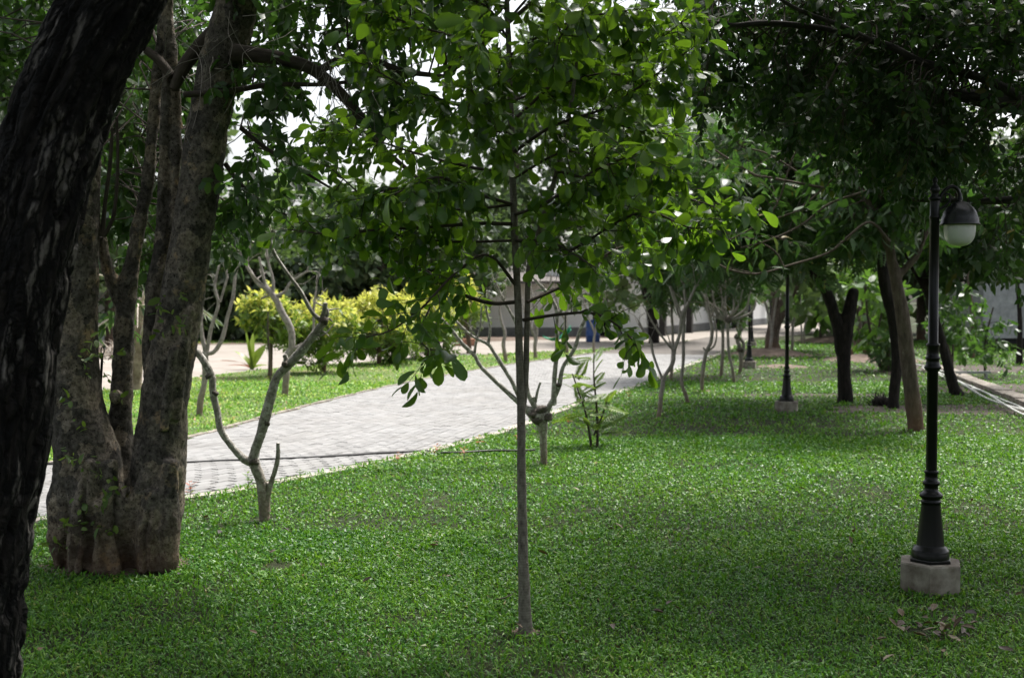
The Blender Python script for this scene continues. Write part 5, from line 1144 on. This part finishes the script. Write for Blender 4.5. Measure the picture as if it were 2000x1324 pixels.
# ------------------------------------------------------------------ lamp posts
def lamp(label, foot, face, scale=1.0):
    b0 = G(*foot); t = thing('lamp_post', label, 'lamp post', b0, 'black lamp posts along the lawn'); k = px(6.76) * scale
    mb = MB(); hexr = 63.5 * k
    prof = [(0, -.02), (hexr, -.02), (hexr, 56 * k), (hexr - .006, 59 * k), (0, 59.5 * k)]; lathe(mb, prof, b0, 6, rot=R(-110)); mb.build('concrete_base', M['conc'], t, smooth=False)
    Z = lambda y: (1160 - y) * k
    mb = MB(); lathe(mb, [(0, Z(1101)), (43 * k, Z(1101)), (43 * k, Z(1096)), (41 * k, Z(1094.5)), (0, Z(1094.4))], b0, 6, rot=R(-110)); mb.build('base_plate', M['black'], t, smooth=False)
    mb = MB(); lathe(mb, [(r_ * k, Z(y)) for r_, y in ((36, 1095), (36, 1083), (35, 1081), (35.5, 1079), (33, 1077.5), (31, 1073), (27, 1071), (26.5, 1068), (18.5, 990), (18.5, 986), (19.5, 985), (19.5, 982), (17.5, 980), (17, 978), (21.5, 974), (22.5, 971), (21.5, 968), (17, 964), (13.5, 961), (13, 952), (16, 949), (16.5, 946), (15.5, 943), (12.5, 941), (12, 928), (14, 926), (14, 923), (11, 921))], b0, 24); mb.build('base_column', M['black'], t)
    mb = MB()
    lathe(mb, [(r_ * k, Z(y)) for r_, y in ((10.5, 922), (10.5, 727), (12, 725), (16, 720), (16.5, 717), (14, 714), (12.5, 708), (12, 704), (14, 702), (14, 698), (12, 696), (11.5, 690), (11.5, 678), (13, 676), (13, 672), (9.5, 670), (9, 428), (10.5, 426), (10.5, 422), (9, 420), (9, 392))], b0, 20); mb.build('pole', M['black'], t)
    mb = MB(); lathe(mb, [(r_ * k, Z(y)) for r_, y in ((9, 392), (11.5, 390), (11.5, 385), (8, 383), (7, 378), (9, 374), (9.5, 370), (8, 365), (4.5, 361), (3.5, 357), (5, 354), (4.5, 350), (2, 346), (0, 342))], b0, 16); mb.build('finial', M['black'], t)
    fx, fy = math.cos(face), math.sin(face); Q = lambda dx, y: b0 + np.array((dx * k * fx, dx * k * fy, Z(y)))
    mb = MB(); tube(mb, [Q(6, 400), Q(12, 384), Q(22, 370), Q(34, 364), Q(44, 368), Q(49, 378), Q(50, 388)], np.array([4, 4, 4, 4, 3.8, 3.6, 3.4]) * k, 10, 5)
    tube(mb, [Q(8, 408), Q(20, 402), Q(30, 392), Q(30, 380), Q(23, 378), Q(21, 385), Q(25, 389)], np.array([2.4, 2.4, 2.4, 2.2, 2, 1.8, 1.4]) * k, 8, 5)
    mb.build('arm', M['black'], t)
    c = b0 + np.array((51 * k * fx, 51 * k * fy, 0))
    mb = MB(); lathe(mb, [(r_ * k, Z(y)) for r_, y in ((0, 372), (2, 375), (4, 380), (3, 383), (5, 386), (5, 391), (9, 393), (14, 395), (17, 397), (19, 400), (26, 406), (31, 414), (34.5, 424), (36.5, 434), (38, 437), (38, 439), (36.5, 438.5), (33, 428), (28, 414), (20, 404), (0, 401))], c, 28); sh = mb.build('lamp_shade', M['shade'], t)
    mb = MB(); lathe(mb, [(r_ * k, Z(y)) for r_, y in ((0, 420), (29.5, 425), (29.8, 440), (29.5, 452), (28, 461), (25, 469), (20, 475), (14, 478.5), (7, 480), (0, 480.3))], c, 28); mb.build('globe', M['opal'], t)
    return t
lamp('nearest black lamp post with white globe on a hexagonal concrete base', (1816, 1152), R(4))
lamp('second black lamp post, its globe hanging left under the feathery leaves', (1536, 805), R(177), .985)
lamp('third lamp post on the lawn behind the blotched young tree', (1463, 719), R(180))
lamp('fourth lamp post beside the earth mound', (1468, 677), R(0))
lamp('farthest lamp post at the end of the lawn', (1605, 661), R(180))

# ------------------------------------------------------------------ hose, cables, edging at right
pts = [G(x, y) + np.array((0, 0, .028)) for x, y in ((-250, 915), (-60, 912), (80, 911), (250, 909), (360, 907.5), (430, 904), (500, 902), (600, 898), (680, 894), (720, 891), (780, 888), (830, 884.5), (848, 889), (870, 890), (910, 889), (960, 886), (1000, 886), (1045, 885))]
for i, p in enumerate(pts): p[2] += .01 if i > 12 else 0
mb = MB(); tube(mb, pts, [.011 + .009 * (1 if 8 <= i <= 10 else 0) for i in range(len(pts))], 8, 6); tag(mb.build('hose', M['hose'], loc=tuple(pts[0])), 'black hose lying across the paved path into the grass', 'hose')
k0 = [G(x, y) for x, y in ((1840, 722), (1885, 745), (1940, 765), (2000, 790), (2100, 830))]
t = tag(thing('concrete_edging', 'worn concrete edging along the grass at the right edge', 'edging', k0[0])); kk = smoothline(k0, 3)
for a, b in zip(kk[:-1], kk[1:]): mb = MB(); u = (b - a); quadbox(mb, a + u * .01, a + u * .985, .3, 0, .11 + rng.normal() * .006); mb.build('edging_block', M['conc'], t, smooth=False)
cab = 'looping white plastic pipe on the earth beside the concrete edging, '
for i, lab in enumerate(('nearest of the bundle', 'middle of the bundle', 'one behind the middle', 'farthest of the bundle')):
    pp = []
    for k in range(12):
        u = k / 11; q = k0[0] * (1 - u) + k0[-1] * u + np.array((-.32 - .09 * i + .1 * math.sin(u * 9 + i * 1.7), -.1, .03 + .03 * i + .03 * math.sin(u * 13 + i * 2.3))); pp.append(q)
    mb = MB(); tube(mb, pp, [.017] * 12, 8, 5); tag(mb.build('plastic_pipe', M['white'], loc=tuple(pp[0])), cab + lab, 'pipe', 'white pipes by the edging')
a = G(1868, 742); mb = MB(); box(mb, a + np.array((0, 0, .14)), a + np.array((.75, .05, .19))); box(mb, a + np.array((.06, .002, .0)), a + np.array((.1, .042, .1402))); box(mb, a + np.array((.64, .002, .0)), a + np.array((.68, .042, .1402)))
tag(mb.build('metal_bar', M['steel'], smooth=False, loc=tuple(a)), 'grey metal bar laid across the pipes at right', 'bar')

# ------------------------------------------------------------------ fallen leaves and bits on the lawn
fl = []
for k in range(5):
    V, Fc = leaf_proto([(0, 0), (.2, .16), (.5, .24), (.8, .15), (1, 0)], rng.uniform(.2, .9), rng.uniform(-.5, .6)); fl.append(raw_mesh('fallen_leaf', V, [Fc], M['dry']))
spots = [(rng.normal(1830, 55), rng.normal(1240, 14)) for _ in range(40)] + [(rng.uniform(80, 1990), 1324 - 370 * rng.random() ** .8) for _ in range(64)]
for k, (x, y) in enumerate(spots):
    p = G(x, y); 
    if inpoly(np.array([p[0]]), np.array([p[1]]), PATH)[0]: continue
    o = link('fallen_leaf', fl[k % 5], None, (p[0], p[1], rng.uniform(.04, .058))); o.rotation_euler = (rng.normal() * .35, rng.normal() * .35, rng.random() * 6.28); s_ = rng.uniform(.04, .085); o.scale = (s_,) * 3
    tag(o, 'dry brown leaf in the drift before the nearest lamp post' if k < 40 else 'single dry leaf lying scattered on the near lawn', 'leaf', 'drift of dry leaves' if k < 40 else 'scattered dry leaves')
for x, y, lab in ((1831, 831, 'white fallen flower beside the nearest lamp post'),):
    p = G(x, y); t = thing('fallen_flower', lab, 'flower', p + np.array((0, 0, .05)))
    for k in range(5):
        o = link('petal', raw_mesh('petal', leaf_proto([(0, 0), (.4, .25), (.8, .22), (1, 0)], .3, -.3)[0] * .05, [leaf_proto([(0, 0), (.4, .25), (.8, .22), (1, 0)])[1]], M['petal']), t); o.rotation_euler = (.3, 0, k * 1.257)
mb = MB(); pp = [G(968, 1187), G(985, 1184), G(1002, 1176)]; pp = [p + np.array((0, 0, .05)) for p in pp]; tube(mb, pp, [.004, .004, .003], 6, 3); tag(mb.build('fallen_twig', M['bark_stem'], loc=tuple(pp[0])), 'short fallen twig on the grass left of the sapling foot', 'twig')

# ------------------------------------------------------------------ the grove goes on behind the viewpoint
lv = Leaves(); mb = MB(); b0 = np.array((0, -6., 0)); t = tag(thing('tree_belt', None, None, b0), 'grove of dark trees continuing behind the viewpoint', 'trees', kind='stuff'); sk = []
for x in (-9, -4.5, .5, 5, 9.5):
    p0 = np.array((x + rng.normal() * .5, -5.5 + rng.normal() * 1.2, 0)); sk += list(tube(mb, [p0, p0 + np.array((.1, 0, 2)), p0 + np.array((-.1, .2, 4.5)), p0 + np.array((.1, 0, 7))], [.2, .17, .13, .05], 8, 4)[0])
cs = np.stack([rng.uniform(-12, 12, 230), rng.uniform(-8, -2.5, 230), rng.uniform(1.6, 8.5, 230)], -1)
foliate(mb, lv, sk, cs, 6, .9, 10, .22, .3, .02, .6, twigs=False); mb.build('trunks', M['bark_dark'], t, kind='stuff'); lv.mesh('foliage', SMALL, M['dark'], t)
